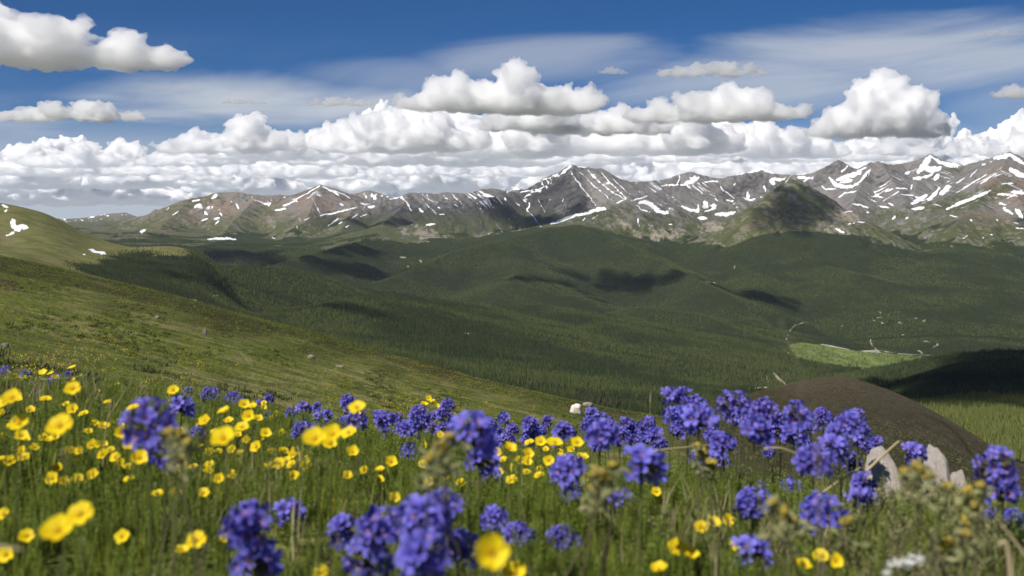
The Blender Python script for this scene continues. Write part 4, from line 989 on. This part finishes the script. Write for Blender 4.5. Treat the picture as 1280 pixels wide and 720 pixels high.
def violet_head(seed, n=12):
    """a loose nodding bunch of funnel blooms of uneven size, woolly calyces and buds between them"""
    r = random.Random(seed); mb = MB(); an = MB(); cx = MB(); side = r.uniform(-1.2, 1.2); lean = Vector((math.sin(side) * .7, -.5, .1))
    ell = Vector((r.uniform(.7, 1.4), r.uniform(.7, 1.), r.uniform(.7, 1.6)))
    cx.blob((0, 0, -.002), .0075, seed, .2, None, 1.2)
    pts = []
    for k in range(600):
        d = Vector((r.gauss(0, 1), r.gauss(0, 1), r.gauss(.3, .9))).normalized()
        if d.z < -.6 or (d - lean * .3).dot(lean) < -.55: continue
        if all((d - e).length > .56 for e in pts): pts.append(d)
        if len(pts) >= n + 5: break
    for i, d in enumerate(pts):
        ax = (d + lean * .45 + Vector((0, 0, .12))).normalized(); k_ = r.uniform(.75, 1.55)
        c = Vector((d.x * ell.x, d.y * ell.y, d.z * ell.z)) * .0088 * k_ + Vector((0, 0, .003))
        cx.blob(c * .9, .0030, i, r.random(), ax, 1.9)
        if i < n:
            s_ = r.uniform(.95, 1.65); floret(mb, c, ax, s_, r)
            for q in range(3): an.blob(c + ax * .0075 * s_ + Vector((r.uniform(-.0012, .0012), r.uniform(-.0012, .0012), 0)), .0006, q, r.random())
        else:
            cx.blob(c + d * .004, .0030, i, r.random(), ax, 2.2)
    for k in range(12):
        a = r.random() * 6.28; d = Vector((math.cos(a), math.sin(a), r.uniform(-.8, .1))).normalized(); cx.blob(d * .0088, .0030, k, r.random(), d, 2.2)
    return mb.mesh('flower_head', M_vio), an.mesh('anthers', M_anth), cx.mesh('calyx', M_calyx)
def stem_leaf(seed, mat=None):
    r = random.Random(seed); mb = MB(); leaf_stalk_into(mb, r, (0, 0, 0), r.random() * 6.28, r.uniform(.02, .04), r.uniform(.05, .08), .0095); return mb.mesh('leaf', mat or M_leaf, False)

Y_cor = [yellow_corolla(s, .0122, (.35, .5, .65, .45)[s % 4]) for s in range(8)]; Y_sta = [yellow_stamens(s) for s in range(2)]; Y_sep = [sepals(s) for s in range(2)]
V_head = [violet_head(s, (12, 15, 10, 13, 9, 14, 11, 16)[s % 8]) for s in range(8)]
ST_thin = [unit_stem(s, .0009, .004) for s in range(3)]; ST_thick = [unit_stem(10 + s, .0017, .003) for s in range(3)]; LF = [stem_leaf(s) for s in range(4)]

def part(name, me, par, loc=(0, 0, 0), rot=(0, 0, 0), scl=(1, 1, 1)):
    o = bpy.data.objects.new(name, me); C.objects.link(o); o.parent = par; o.location = loc; o.rotation_euler = rot; o.scale = scl; return o
FR = random.Random(77)
def flower(kind, px, py, size, label, group=None, face=None):
    real = .046 if kind == 'v' else .0245
    D0 = real * F / size          # the distance its size asks for, else the nearest one where a stem of believable length carries it
    Dc = D0 * np.geomspace(.45, 1.7, 90); Xc = (px - 640) / F * Dc
    Lc = (270 - py) / F * Dc - ground(Xc, Dc)
    bad = np.maximum(.045 - Lc, 0) + np.maximum(Lc - .21, 0)
    q_ = int(np.argmin(bad * 40 + np.abs(np.log(Dc / D0)) * (1 + 0 * bad))); D = float(Dc[q_]); L_ = float(Lc[q_])
    hp = P(px, py, D); gz = hp.z - L_
    L_ = max(L_, .03)
    e = bpy.data.objects.new('violet_wildflower' if kind == 'v' else 'yellow_wildflower', None); C.objects.link(e); e.empty_display_size = .02
    e.location = (hp.x, hp.y, gz); e.rotation_euler = (0, 0, 0)
    tag(e, label, 'wildflower', group)
    sc = .93 * size / F * D / real; sc = max(.75, min(1.35, sc))
    yaw = FR.uniform(-.6, .6)
    if kind == 'v':
        i = FR.randrange(8); fh, an, cx = V_head[i]
        rot = (FR.uniform(-.35, .45), FR.uniform(-.4, .4), yaw)
        part('stem', FR.choice(ST_thick), e, (0, 0, 0), (0, 0, FR.random() * 6), (1, 1, L_))
        h = part('flower_head', fh, e, (0, 0, L_), rot, (sc,) * 3)
        part('anthers', an, h); part('calyx', cx, h)
        for k in range(3): part('leaf', FR.choice(LF), e, (FR.uniform(-.012, .012), FR.uniform(-.012, .012), 0), (FR.uniform(-.2, .2), FR.uniform(-.2, .2), FR.random() * 6.28), (1, 1, min(1.4, L_ / .08)))
    else:
        tl = face if face is not None else (FR.uniform(.25, 1.05), FR.uniform(-.5, .35), FR.uniform(-.3, .3))
        part('stem', FR.choice(ST_thin), e, (0, 0, 0), (0, 0, FR.random() * 6), (1, 1, L_))
        h = part('corolla', FR.choice(Y_cor), e, (0, 0, L_), tl, (sc,) * 3)
        part('stamens', FR.choice(Y_sta), h); part('sepals', FR.choice(Y_sep), h)
        part('leaf', FR.choice(LF), e, (FR.uniform(-.01, .01), FR.uniform(-.01, .01), 0), (0, 0, FR.random() * 6.28), (.8, .8, .7))
    return e
# (kind, column, row, size on the photograph, label): the ones big enough to be told apart
HERO_V = '''187,537,60|big blurred violet head, larger one of the drooping pair on the left
204,566,44|dark violet head hanging under the big blurred head on the left
227,510,30|pale violet head rising behind the big blurred pair on the left
244,545,15|small violet head tucked right of the big blurred left pair
313,665,62|large blurred violet head at the bottom, left of the yellow flower under the grass
316,706,58|violet head cut by the bottom edge under the large blurred left one
360,642,22|single small violet bloom floating right of the large blurred bottom left head
389,641,10|tiny violet bloom alone between the two big bottom clumps
429,668,44|violet head at the left end of the big bottom clump
480,668,58|violet head second from the left end of the big bottom clump
528,655,66|tall violet head at the middle of the big bottom clump
558,643,56|topmost violet head of the big bottom clump
532,700,70|violet head at the bottom centre beside the low yellow bud like flower
460,702,56|violet head cut by the bottom edge under the left end of the big bottom clump
574,692,54|dark violet head left of the round yellow flower facing the camera
616,650,30|light blue violet head just above the round yellow flower facing the camera
648,673,36|light violet head just right of the round yellow flower facing the camera
587,548,56|large dark violet head in the centre with an olive leafy bud clump on its left
600,576,40|dark violet head hanging below the large centre head
614,597,24|small violet head below the centre pair, left of the lone yellow blooms
707,590,42|violet head below the yellow cluster and left of the olive bud clump
715,618,32|violet head hanging directly under the one below the yellow cluster
802,584,52|large violet head right of the olive bud clump in the centre
775,628,30|violet head low on the stem under the olive bud clump
703,677,20|sideways trumpet shaped violet bloom alone in the green, lower centre
750,545,42|broad violet head with pale petals right of the yellow cluster
874,526,40|broad violet head on the left end of the skyline band of flowers
942,545,42|wide violet head low in the middle of the skyline band
998,524,36|rounded violet head before the brown hill left of the arching stalk
1061,531,36|violet head on the right end of the skyline band where the arching stalk starts
1049,547,34|open violet head just left of the end of the skyline band
1041,563,38|violet head with white streaks under the right end of the skyline band
1018,582,46|blue violet head hanging lowest under the skyline band
1064,580,24|dark violet head in the shade beside the left pale rock
1141,568,30|violet head standing before the gap between the two pale rocks
1082,608,34|blue violet head below the left pale rock, upper of two
1076,628,36|blue violet head below the left pale rock, lower of two
942,633,42|blue violet head right of centre above a yellow trio
987,610,26|small shaded violet head between the blue heads below the skyline band
1029,645,48|large blue violet head left of the brown leaf blades, lower right
936,694,46|blurred blue violet head near the bottom right of centre
994,673,22|small dark violet head right of the blurred bottom head
1244,588,46|biggest blue violet head at the right edge beyond the olive bud plant, upper
1253,618,44|blue violet head at the right edge, middle of its stack
1242,656,34|violet head at the right edge, lowest of its stack on the left
1265,654,30|violet head at the right edge, lowest of its stack on the right'''
HERO_Y = '''614,691,48|round yellow flower facing the camera at the bottom centre
513,709,26|half hidden yellow flower in front of the big violet clump at the bottom
643,718,34|yellow flower cut by the bottom edge under the round one
74,665,42|large yellow flower lower left, lower of a touching pair
101,645,38|large yellow flower lower left, upper of a touching pair
246,677,28|yellow flower alone in the grass left of the big bottom violet head
8,694,20|yellow flower cut by the left edge near the bottom
280,549,34|yellow flower right of the big blurred violet pair
76,534,36|flat sideways yellow flower on the left with a wide brim
394,550,32|yellow flower, left half of the broad blurred pair in the middle
416,545,28|yellow flower, right half of the broad blurred pair in the middle
447,511,24|orange tinged yellow flower standing before a violet head
437,542,22|yellow flower just below the orange tinged one
16,499,26|yellow flower at the left edge, uppermost of its touching pair
25,531,26|yellow flower at the left edge below the touching pair
91,487,22|yellow flower raised above the dry grass on the left
174,574,24|yellow flower directly under the big blurred violet pair
167,556,26|cream yellow faded flower clump left of the hanging dark violet head
846,686,26|yellow flower in the lower right, left of a blurred pair
864,694,22|yellow flower in the lower right, right of a blurred pair
876,660,20|leftmost yellow flower of the trio under the blue violet head
891,654,20|middle yellow flower of the trio under the blue violet head
910,651,18|rightmost yellow flower of the trio under the blue violet head
1026,696,22|yellow flower near the bottom right, left of a pair
1044,701,22|yellow flower near the bottom right, right of a pair
489,578,17|lone yellow flower with a dark eye in the green left of the centre violet head'''
SMALL_V = {
 'small violet flower among dry grass at the far left edge': '7,463,11 33,470,13 68,477,16 86,468,7 6,487,16 64,489,9 4,476,10 18,492,9',
 'tiny violet flower in the hollow behind the left yellow flowers': '261,494,17 290,497,16 325,505,9 235,490,10 268,491,12 252,533,10 335,520,9 300,500,10',
 'violet flower head in the group left of the two orange tinged yellow flowers': '379,513,18 400,524,17 379,541,25 370,536,16 408,520,14 390,550,14',
 'violet flower head in the row just right of the orange tinged yellow flowers': '435,503,17 447,527,24 482,527,24 507,537,25 524,520,22 555,518,18 565,531,18 511,567,22 429,528,16 545,522,16 497,525,14 472,520,12 518,548,14',
 'violet flower head in the row behind the yellow cluster in the centre': '631,525,18 612,531,16 662,533,20 686,529,18 657,549,15 705,543,26 640,538,15 674,540,16 622,545,13 695,556,14',
 'violet flower head in the row between the pale meadow rock and the skyline band': '740,518,11 738,534,22 783,533,20 816,546,25 802,535,14 768,540,16 760,530,15 793,548,20 825,556,18 775,552,15',
 'violet flower in the upper part of the skyline band at the right': '836,496,24 856,497,24 870,510,26 841,522,26 847,541,24 908,505,26 925,505,24 917,518,26 936,522,28 956,517,32 903,559,32 965,540,25 1012,533,22 992,546,28 1029,526,22 1073,545,28 1031,568,28 890,545,20 858,520,22 975,528,22 1050,535,22 1080,560,18',
 'small violet flower in the shade under the skyline band': '866,572,18 876,596,15 875,585,14 893,572,14 960,565,15 905,580,12 1094,555,11 1154,572,15 1096,634,17 1049,681,22 1162,615,12 952,615,22 952,673,26 1057,714,22 1115,628,12 1136,655,14'}
SMALL_Y = {
 'yellow flower in the scattering at the left, between the edge and the big violet pair': '6,504,22 27,546,20 6,547,14 57,500,16 91,512,16 105,518,14 167,511,19 217,489,16 151,542,18 128,557,17 138,564,13 99,565,12 27,565,9 43,560,11 110,540,12 60,551,10 40,514,12 118,530,10 130,500,9 150,490,8 92,475,7 12,577,10 72,586,9 147,528,10 210,500,10',
 'yellow flower in the loose group between the violet pair and the row of violet heads': '281,516,18 286,527,14 305,506,16 303,535,20 311,521,18 257,527,17 251,533,14 332,542,16 321,559,17 323,524,13 340,565,13 354,565,15 369,564,10 349,580,18 365,582,16 383,582,16 346,555,9 297,545,12 268,540,10 316,509,12 329,510,10 290,562,9 375,570,9 240,520,9',
 'yellow flower low in the green at the left, under the loose groups': '220,617,14 204,627,9 80,603,9 97,599,9 99,590,8 5,644,13 402,717,15 150,640,8 230,600,8 300,620,7',
 'yellow flower left of the large centre violet head': '412,556,20 441,566,18 456,588,12 423,560,10 530,506,11 536,498,8 541,502,8 493,622,13 474,601,8 421,650,9 495,653,15 468,590,7 476,556,7 433,575,9 523,510,7 546,508,7',
 'yellow flower in the central cluster right of the large centre violet head': '620,566,15 637,562,19 660,568,16 662,554,14 676,553,16 694,555,21 721,554,18 629,576,13 641,585,12 686,576,16 658,592,14 675,587,12 640,601,17 652,575,10 701,566,10 712,562,9 668,580,9 682,562,10',
 'small yellow flower below the central cluster': '557,597,12 537,603,13 547,595,9 576,604,12 711,641,9 792,629,12 614,588,8 600,612,7 735,600,7',
 'small yellow flower low among the blue heads at the lower right': '820,615,14 1004,708,14 1057,668,14 1064,675,12 1043,669,9 963,664,13 976,667,9 825,713,13 905,672,8 885,705,9 1090,690,8'}
for kind, txt in (('v', HERO_V), ('y', HERO_Y)):
    for ln in txt.strip().split('\n'):
        a, lab = ln.strip().split('|'); x, y, s = map(float, a.split(','))
        flower(kind, x, y, s, lab, None, (1.15, .05, .1) if kind == 'y' and (x, y) == (614., 691.) else ((.75, -.15, 0) if kind == 'y' and s > 24 else None))
for kind, dct in (('v', SMALL_V), ('y', SMALL_Y)):
    for lab, txt in dct.items():
        for q in txt.split():
            x, y, s = map(float, q.split(',')); flower(kind, x, y, s, lab, lab.replace('flower head', 'heads').replace('a single ', '') if False else ('violet' if kind == 'v' else 'yellow') + ' flowers of one patch: ' + ' '.join(lab.split()[3:]))
MORE = random.Random(21)
def patch(kind, n, x0, x1, y0, y1, s0, s1, lab):
    for k in range(n):
        x = MORE.uniform(x0, x1); y = y0 + (y1 - y0) * MORE.random() ** 1.2; f = (y - y0) / (y1 - y0)
        flower(kind, x, y, s0 + (s1 - s0) * f * MORE.uniform(.8, 1.2) + MORE.uniform(-1, 1.5), lab, ('violet' if kind == 'v' else 'yellow') + ' flowers of one patch: ' + ' '.join(lab.split()[3:]))
LY = list(SMALL_Y); LV = list(SMALL_V)
patch('y', 34, -10, 175, 486, 600, 8, 17, LY[0]); patch('y', 34, 215, 400, 503, 600, 8, 16, LY[1]); patch('y', 18, 405, 560, 506, 600, 7, 14, LY[3]); patch('y', 18, 600, 740, 545, 602, 9, 15, LY[4]); patch('y', 8, 20, 380, 600, 690, 9, 16, LY[2]); patch('y', 6, 820, 1080, 640, 715, 10, 16, LY[6])
patch('v', 5, -10, 90, 462, 495, 9, 14, LV[0]); patch('v', 6, 230, 340, 490, 520, 9, 13, LV[1]); patch('v', 7, 365, 425, 508, 548, 13, 20, LV[2]); patch('v', 9, 430, 570, 505, 552, 13, 21, LV[3]); patch('v', 9, 600, 700, 525, 556, 13, 20, LV[4]); patch('v', 9, 705, 825, 522, 560, 13, 22, LV[5]); patch('v', 9, 835, 1075, 515, 565, 16, 25, LV[6])
# the countless yellow dots further down the slope
def speck(seed, n, spread):
    r = random.Random(seed); mb = MB()
    for k in range(n):
        a = r.random() * 6.28; d = spread * math.sqrt(r.random()); c = Vector((d * math.cos(a), d * math.sin(a), r.uniform(.06, .12)))
        up = Vector((r.uniform(-.5, .5), r.uniform(-1., .1), 1)).normalized(); q = up.to_track_quat('Z', 'Y'); v = r.random()
        ce = mb.vert(c, v); ring = [mb.vert(c + q @ Vector((.0135 * (1 if i % 2 else .8) * math.cos(i * .6283), .0135 * (1 if i % 2 else .8) * math.sin(i * .6283), .005)), v) for i in range(10)]
        for i in range(10): mb.face(ce, ring[i], ring[(i + 1) % 10])
    return mb.mesh('dots', M_yel, False)
K_dot = [speck(s, (1, 3, 6, 10)[s], (.01, .08, .18, .35)[s]) for s in range(4)]
def ykeep(px, D, X):
    return np.where(D > 12, sst(860, 760, px), 1.) * np.clip(.12 + 1.3 * fbm(X / (.12 * D + .5), D / (.25 * D + .5), 3, 170) + .3 * sst(250, 500, px), .02, 1)
a1 = scatter_on('yellow_flowers', 900, 3.5, 10, 1.2, K_dot, .9, 1.2, 1, '', '', ykeep); a1[3][:] = rng.integers(0, 2, len(a1[3]))
a2 = scatter_on('yellow_flowers', 8000, 8, 60, 1.4, K_dot, .9, 1.2, 1, '', '', ykeep); a2[3][:] = rng.integers(0, 4, len(a2[3]))
a3 = scatter_on('yellow_flowers', 4500, 40, 150, 1.5, K_dot, 1., 1.5, 1, '', '', ykeep); a3[3][:] = rng.integers(2, 4, len(a3[3]))
a_ = cat_sc(a1, a2, a3); a_[2][:] = a_[2][:, :1]
scatter('yellow_flower_field', *a_, K_dot, 'countless tiny yellow flowers dotting the slope behind the flower bed', 'flowers')

# ------------------------------------------------------------------ rocks, stalks and other single things
def rock_material(name, a, b_, lich):
    m, nt, b = new_mat(name); p = nt.nodes.new('ShaderNodeTexCoord').outputs['Object']
    n1 = noise_n(nt, p, 2.2, 5, .65); n2 = noise_n(nt, p, 14., 5, .7)
    c = mix_n(nt, step_n(nt, n1, .35, .65), a, b_); c = mix_n(nt, step_n(nt, n2, .60, .70), c, lich)
    nt.links.new(c, b.inputs['Base Color']); b.inputs['Roughness'].default_value = .9; b.inputs['Specular IOR Level'].default_value = .2
    bump_n(nt, b, n2, .05, .8); return m
M_rock = rock_material('pale_rock', (.70, .60, .52), (.84, .77, .69), (.34, .28, .23)); M_rock2 = rock_material('grey_rock', (.17, .15, .125), (.32, .28, .235), (.10, .09, .07))
def rock(px, py, wpx, hpx, D, label, seed, mat=M_rock, tilt=0., deep=.8):
    bm = bmesh.new(); bmesh.ops.create_icosphere(bm, subdivisions=5, radius=1); r = random.Random(seed)
    for k in range(9):      # chipped flat faces
        d = Vector((r.gauss(0, 1), r.gauss(0, 1), r.gauss(0, 1))).normalized(); cut = r.uniform(.72, .9)
        for v in bm.verts:
            e = v.co.dot(d) - cut
            if e > 0: v.co -= d * e * .92
    for v in bm.verts:
        v.co = Vector([math.copysign(abs(q) ** .72, q) for q in v.co])
        if D < 3: k_ = 1.32 - .40 * (v.co.z + 1) / 2 * 1.2; v.co.x *= k_; v.co.y *= k_
        v.co *= 1 + .09 * mnoise.noise(v.co * 1.7 + Vector((seed, 0, 0))) + .035 * mnoise.turbulence(v.co * 5 + Vector((seed, 0, 0)), 4, False)
    me = bpy.data.meshes.new('rock'); bm.to_mesh(me); bm.free(); me.materials.append(mat); me.polygons.foreach_set('use_smooth', np.ones(len(me.polygons), bool))
    o = bpy.data.objects.new('rock', me); C.objects.link(o); c = P(px, py, D); w = wpx / F * D / 2
    gz = float(ground(np.array([[c.x]]), np.array([[D]]))[0, 0]); top = c.z + hpx / F * D / 2
    z0 = min(gz - .25 * (top - gz), c.z - hpx / F * D / 2); hh = (top - z0) / 2
    o.location = (c.x, D, z0 + hh); o.scale = (w * 1.1, w * deep, hh * 1.06); o.rotation_euler = (-.35 if D < 3 else 0, tilt, 0)
    tag(o, label, 'rock'); return o
rock(1107, 584, 38, 44, 2.3, 'pale grooved rock partly behind dry stems, left of the two upright ones', 3, M_rock, -.12)
rock(1171, 580, 30, 44, 2.4, 'smooth pinkish pale rock standing upright right of its neighbour', 8, M_rock, .1)
rock(1203, 593, 22, 12, 2.6, 'low pale stone just behind the right upright rock', 5, M_rock)
def on_slope(px, py): return hit(px, py, 4, 180).y
D_ = on_slope(720, 517); rock(720, 511, 13, 12, D_, 'white stone alone on the grass above the violet flowers', 6, M_rock, .2)
D_ = on_slope(736, 508); rock(735, 505, 12, 4, D_, 'thin flat grey stone just above the white one on the slope', 7, M_rock2)
D_ = on_slope(256, 418); rock(256, 413, 5, 4, D_, 'small dark sided stone halfway up the left slope', 9, M_rock2)
D_ = on_slope(197, 399); rock(197, 396, 5, 3, D_, 'small grey stone on the left slope, left of the dark sided one', 11, M_rock2)
D_ = on_slope(6, 435); rock(6, 431, 9, 4, D_, 'grey stone at the left edge of the slope', 13, M_rock2)
D_ = on_slope(390, 449); rock(389, 445, 9, 3, D_, 'low grey stone among yellow dots in the middle of the slope', 15, M_rock2)
D_ = on_slope(425, 459); rock(425, 458, 10, 3, D_, 'low pale grey slab right of the middle of the slope', 17, M_rock2)
def stone_mesh(seed):
    bm = bmesh.new(); bmesh.ops.create_icosphere(bm, subdivisions=1, radius=1); r = random.Random(seed)
    for v in bm.verts: v.co *= r.uniform(.7, 1.15); v.co.z *= .6
    me = bpy.data.meshes.new('stone'); bm.to_mesh(me); bm.free(); me.materials.append(M_rock3); return me
M_rock3 = rock_material('brown_stone', (.05, .04, .03), (.12, .095, .07), (.16, .14, .11))
K_st = [stone_mesh(s) for s in range(4)]
scatter('scree', *scatter_on('scree', 16000, 30, 900, 1.1, K_st, .05, .24, 1., '', '', lambda px, D, X: sst(880, 960, px) * sst(-.1, .4, fbm(X / 30, D / 60, 3, 190)), 860, 1420), K_st, 'small brown stones strewn over the brown hill', 'stones')

def curve_thing(name, pts, rad, mat, label, cat, tip=None):
    """a single stalk along points (column, row, distance)"""
    W_ = [P(*p) for p in pts]; fine = []
    for i in range(len(W_) - 1):
        p0 = W_[max(0, i - 1)]; p1 = W_[i]; p2 = W_[i + 1]; p3 = W_[min(len(W_) - 1, i + 2)]
        for k in range(6):
            t = k / 6; fine.append(.5 * ((2 * p1) + (p2 - p0) * t + (2 * p0 - 5 * p1 + 4 * p2 - p3) * t * t + (-p0 + 3 * p1 - 3 * p2 + p3) * t ** 3))
    fine.append(W_[-1]); o0 = fine[0].copy(); mb = MB(); n = len(fine)
    mb.tube([q - o0 for q in fine], [rad * (1 - .6 * i / n) for i in range(n)], 6)
    o = bpy.data.objects.new(name, mb.mesh('stalk', mat)); C.objects.link(o); o.location = o0
    if tip: part('seed_head', tip, o, fine[-1] - o0)
    return tag(o, label, cat)
def gpy(px, D): return 270 - float(ground(np.array([[(px - 640) / F * D]]), np.array([[D]]))[0, 0]) / D * F + 2
M_dark = plant_material('brown_stalk', (.075, .055, .025), (.10, .075, .035), .1); M_tan = plant_material('tan_stalk', (.42, .34, .19), (.46, .38, .22), .15)
curve_thing('grass_stalk', [(1232, gpy(1232, 1.35), 1.35), (1226, 600, 1.35), (1212, 565, 1.34), (1192, 538, 1.33), (1160, 520, 1.32), (1122, 515, 1.31), (1088, 521, 1.30), (1068, 528, 1.29)], .0013, M_dark, 'long dark grass stalk arching across the brown hill', 'grass stalk')
curve_thing('grass_stalk', [(1030, gpy(1030, .62), .62), (1022, 580, .62), (1005, 480, .61), (975, 400, .60)], .0004, M_tan, 'faint blurred straight stalk rising across the brown hill to the valley', 'grass stalk')
mb = MB()
for k in range(14): mb.blob((0, 0, k * .0016 - .004), .0016 * (1 - .04 * k), k, FR.random(), None, 1.4)
seedhead = mb.mesh('seed_head', M_tan)
curve_thing('grass_stalk', [(812, gpy(812, 2.6), 2.6), (812, 540, 2.6), (813, 500, 2.6)], .0008, M_tan, 'upright stalk with a seed head left of the skyline band', 'grass stalk', seedhead)
curve_thing('straw_stem', [(1080, 592, 1.9), (1102, 571, 1.9), (1124, 551, 1.9)], .0034, M_tan, 'thick broken straw leaning over the left pale rock', 'straw')
curve_thing('straw_stem', [(1020, 622, 1.7), (1046, 603, 1.7), (1076, 584, 1.7)], .0020, M_tan, 'thin straw below the broken one, left of the pale rocks', 'straw')
curve_thing('straw_stem', [(800, 572, 1.9), (822, 563, 1.9), (856, 559, 1.9), (885, 556, 1.9)], .0014, M_tan, 'thin straw lying level under the skyline band', 'straw')
curve_thing('straw_stem', [(955, 561, 1.6), (976, 560, 1.6), (1000, 569, 1.6)], .0018, M_tan, 'short straw stuck in the middle of the skyline band', 'straw')
curve_thing('straw_stem', [(1130, 616, 1.3), (1152, 620, 1.3), (1172, 617, 1.3)], .0018, M_tan, 'short level straw below the pale rocks', 'straw')
curve_thing('straw_stem', [(1290, 705, .95), (1272, 682, .95), (1252, 656, .95)], .0022, M_tan, 'pale straw leaning at the right edge under the violet stack', 'straw')
curve_thing('straw_stem', [(1276, gpy(1276, .8), .8), (1262, 700, .8), (1248, 682, .8)], .0026, M_tan, 'bent pale dry blade at the bottom right corner', 'straw')
curve_thing('straw_stem', [(128, gpy(128, 1.9), 1.9), (132, 540, 1.9), (139, 505, 1.9)], .0016, M_tan, 'upright pale straw in the dry grass left of the violet pair', 'straw')
curve_thing('straw_stem', [(50, 474, 3.), (80, 473, 3.), (108, 469, 3.)], .0012, M_tan, 'level pale straw above the left yellow flowers', 'straw')
curve_thing('straw_stem', [(-6, 682, .7), (12, 684, .7), (28, 688, .7)], .0012, M_tan, 'short level straw at the left edge near the bottom', 'straw')
# white blossoms
def white_head(seed):
    r = random.Random(seed); mb = MB()
    for k in range(9):
        c = Vector((r.uniform(-.011, .011), r.uniform(-.006, .006), r.uniform(-.003, .004)))
        for l in range(4):
            a = l * 1.571 + r.random() * .4; d = Vector((math.cos(a), math.sin(a) * .8 - .4, .35)).normalized(); s_ = Vector((-d.y, d.x, 0)) * .0026
            i = [mb.vert(c), mb.vert(c + d * .0035 + s_), mb.vert(c + d * .0058), mb.vert(c + d * .0035 - s_)]; mb.face(*i)
    return mb.mesh('blossoms', M_white, False)
for x, y, D_, lab in ((1124, 706, .92, 'white flower cluster at the bottom right, largest of three'), (1143, 701, .95, 'white flower cluster at the bottom right, smaller one on the right'), (1110, 717, .9, 'white flower at the bottom right, lowest of three')):
    hp = P(x, y, D_); gz = float(ground(np.array([[hp.x]]), np.array([[D_]]))[0, 0])
    e = bpy.data.objects.new('white_wildflower', None); C.objects.link(e); e.location = (hp.x, D_, gz); tag(e, lab, 'wildflower')
    part('stem', ST_thin[0], e, (0, 0, 0), (0, 0, 1), (1, 1, hp.z - gz)); k_ = .45 if y > 710 else (.6 if x > 1130 else .8); part('blossoms', white_head(int(x)), e, (0, 0, hp.z - gz), (.3, 0, 0), (k_,) * 3); part('leaf', LF[1], e)
# olive plants with woolly buds and leaves
def budding(px, D, label, buds, stalks, seed):
    r = random.Random(seed); X = (px - 640) / F * D; gz = float(ground(np.array([[X]]), np.array([[D]]))[0, 0])
    e = bpy.data.objects.new('budding_plant', None); C.objects.link(e); e.location = (X, D, gz); tag(e, label, 'plant')
    for x, y, s in buds:
        hp = P(x, y, D + r.uniform(-.04, .04)) - Vector((X, D, gz)); mb = MB()
        for k in range(7):
            d = Vector((r.gauss(0, 1), r.gauss(0, 1), r.gauss(.4, .8))).normalized(); mb.blob(d * s / F * D * .26, s / F * D * .26, k, r.random(), d, 1.3)
        b = part('flower_bud', mb.mesh('flower_bud', M_bud), e, hp)
        mb = MB()
        for q in range(26):
            d = Vector((r.gauss(0, 1), r.gauss(0, 1), r.gauss(.1, .9))).normalized(); c0 = hp + Vector((r.gauss(0, .006), r.gauss(0, .006), r.uniform(-.026, .002))); ln = r.uniform(.007, .014); sd = d.orthogonal().normalized() * ln * .2; v = r.random()
            mb.face(mb.vert(c0, v), mb.vert(c0 + d * ln * .55 + sd, v), mb.vert(c0 + d * ln, v), mb.vert(c0 + d * ln * .55 - sd, v))
        part('leaf', mb.mesh('leaf', M_sage, False), e); mb = MB(); b0 = Vector((hp.x * .3 + r.uniform(-.05, .05), r.uniform(-.03, .03), 0)); mb.tube([b0, b0 * .8 + hp * .2 + Vector((0, 0, hp.z * .2)), hp * .75 + b0 * .1 + Vector((r.uniform(-.008, .008), 0, 0)), hp], [.0013, .0012, .001, .0008], 5); part('stem', mb.mesh('stem', M_calyx), e)
    for k in range(stalks):
        mb = MB(); leaf_stalk_into(mb, r, (r.uniform(-.05, .05), r.uniform(-.04, .04), 0), r.random() * 6.28, r.uniform(.01, .05), r.uniform(.05, .09), .012); part('leaf', mb.mesh('leaf', M_sage, False), e)
budding(1172, .98, 'olive plant with yellowish woolly buds before the two pale rocks', [(1146, 586, 20), (1161, 597, 18), (1185, 608, 15), (1211, 614, 18), (1215, 636, 20), (1208, 650, 16), (1182, 680, 22), (1207, 668, 15), (1130, 590, 14), (1226, 607, 14)], 12, 1)
budding(560, .95, 'olive leafy bud clump left of the large centre violet head', [(552, 556, 22), (545, 570, 18), (562, 548, 16), (536, 575, 14)], 6, 2)
budding(752, .98, 'olive leafy bud clump between two violet heads right of centre', [(748, 590, 24), (757, 603, 20), (768, 583, 18), (740, 612, 14)], 6, 3)
budding(985, .95, 'olive bud clump among the blue heads below the skyline band', [(978, 640, 18), (990, 650, 16), (1060, 655, 20), (965, 630, 14)], 8, 4)
budding(884, 1.4, 'olive bud clump under the left part of the skyline band', [(879, 567, 18), (888, 578, 18), (872, 558, 12)], 4, 5)
budding(232, .9, 'olive leafy clump right of the big blurred violet pair', [(222, 545, 22), (232, 556, 20), (213, 540, 16)], 5, 6)
print('flowers', time.time() - T0, len(bpy.data.objects))
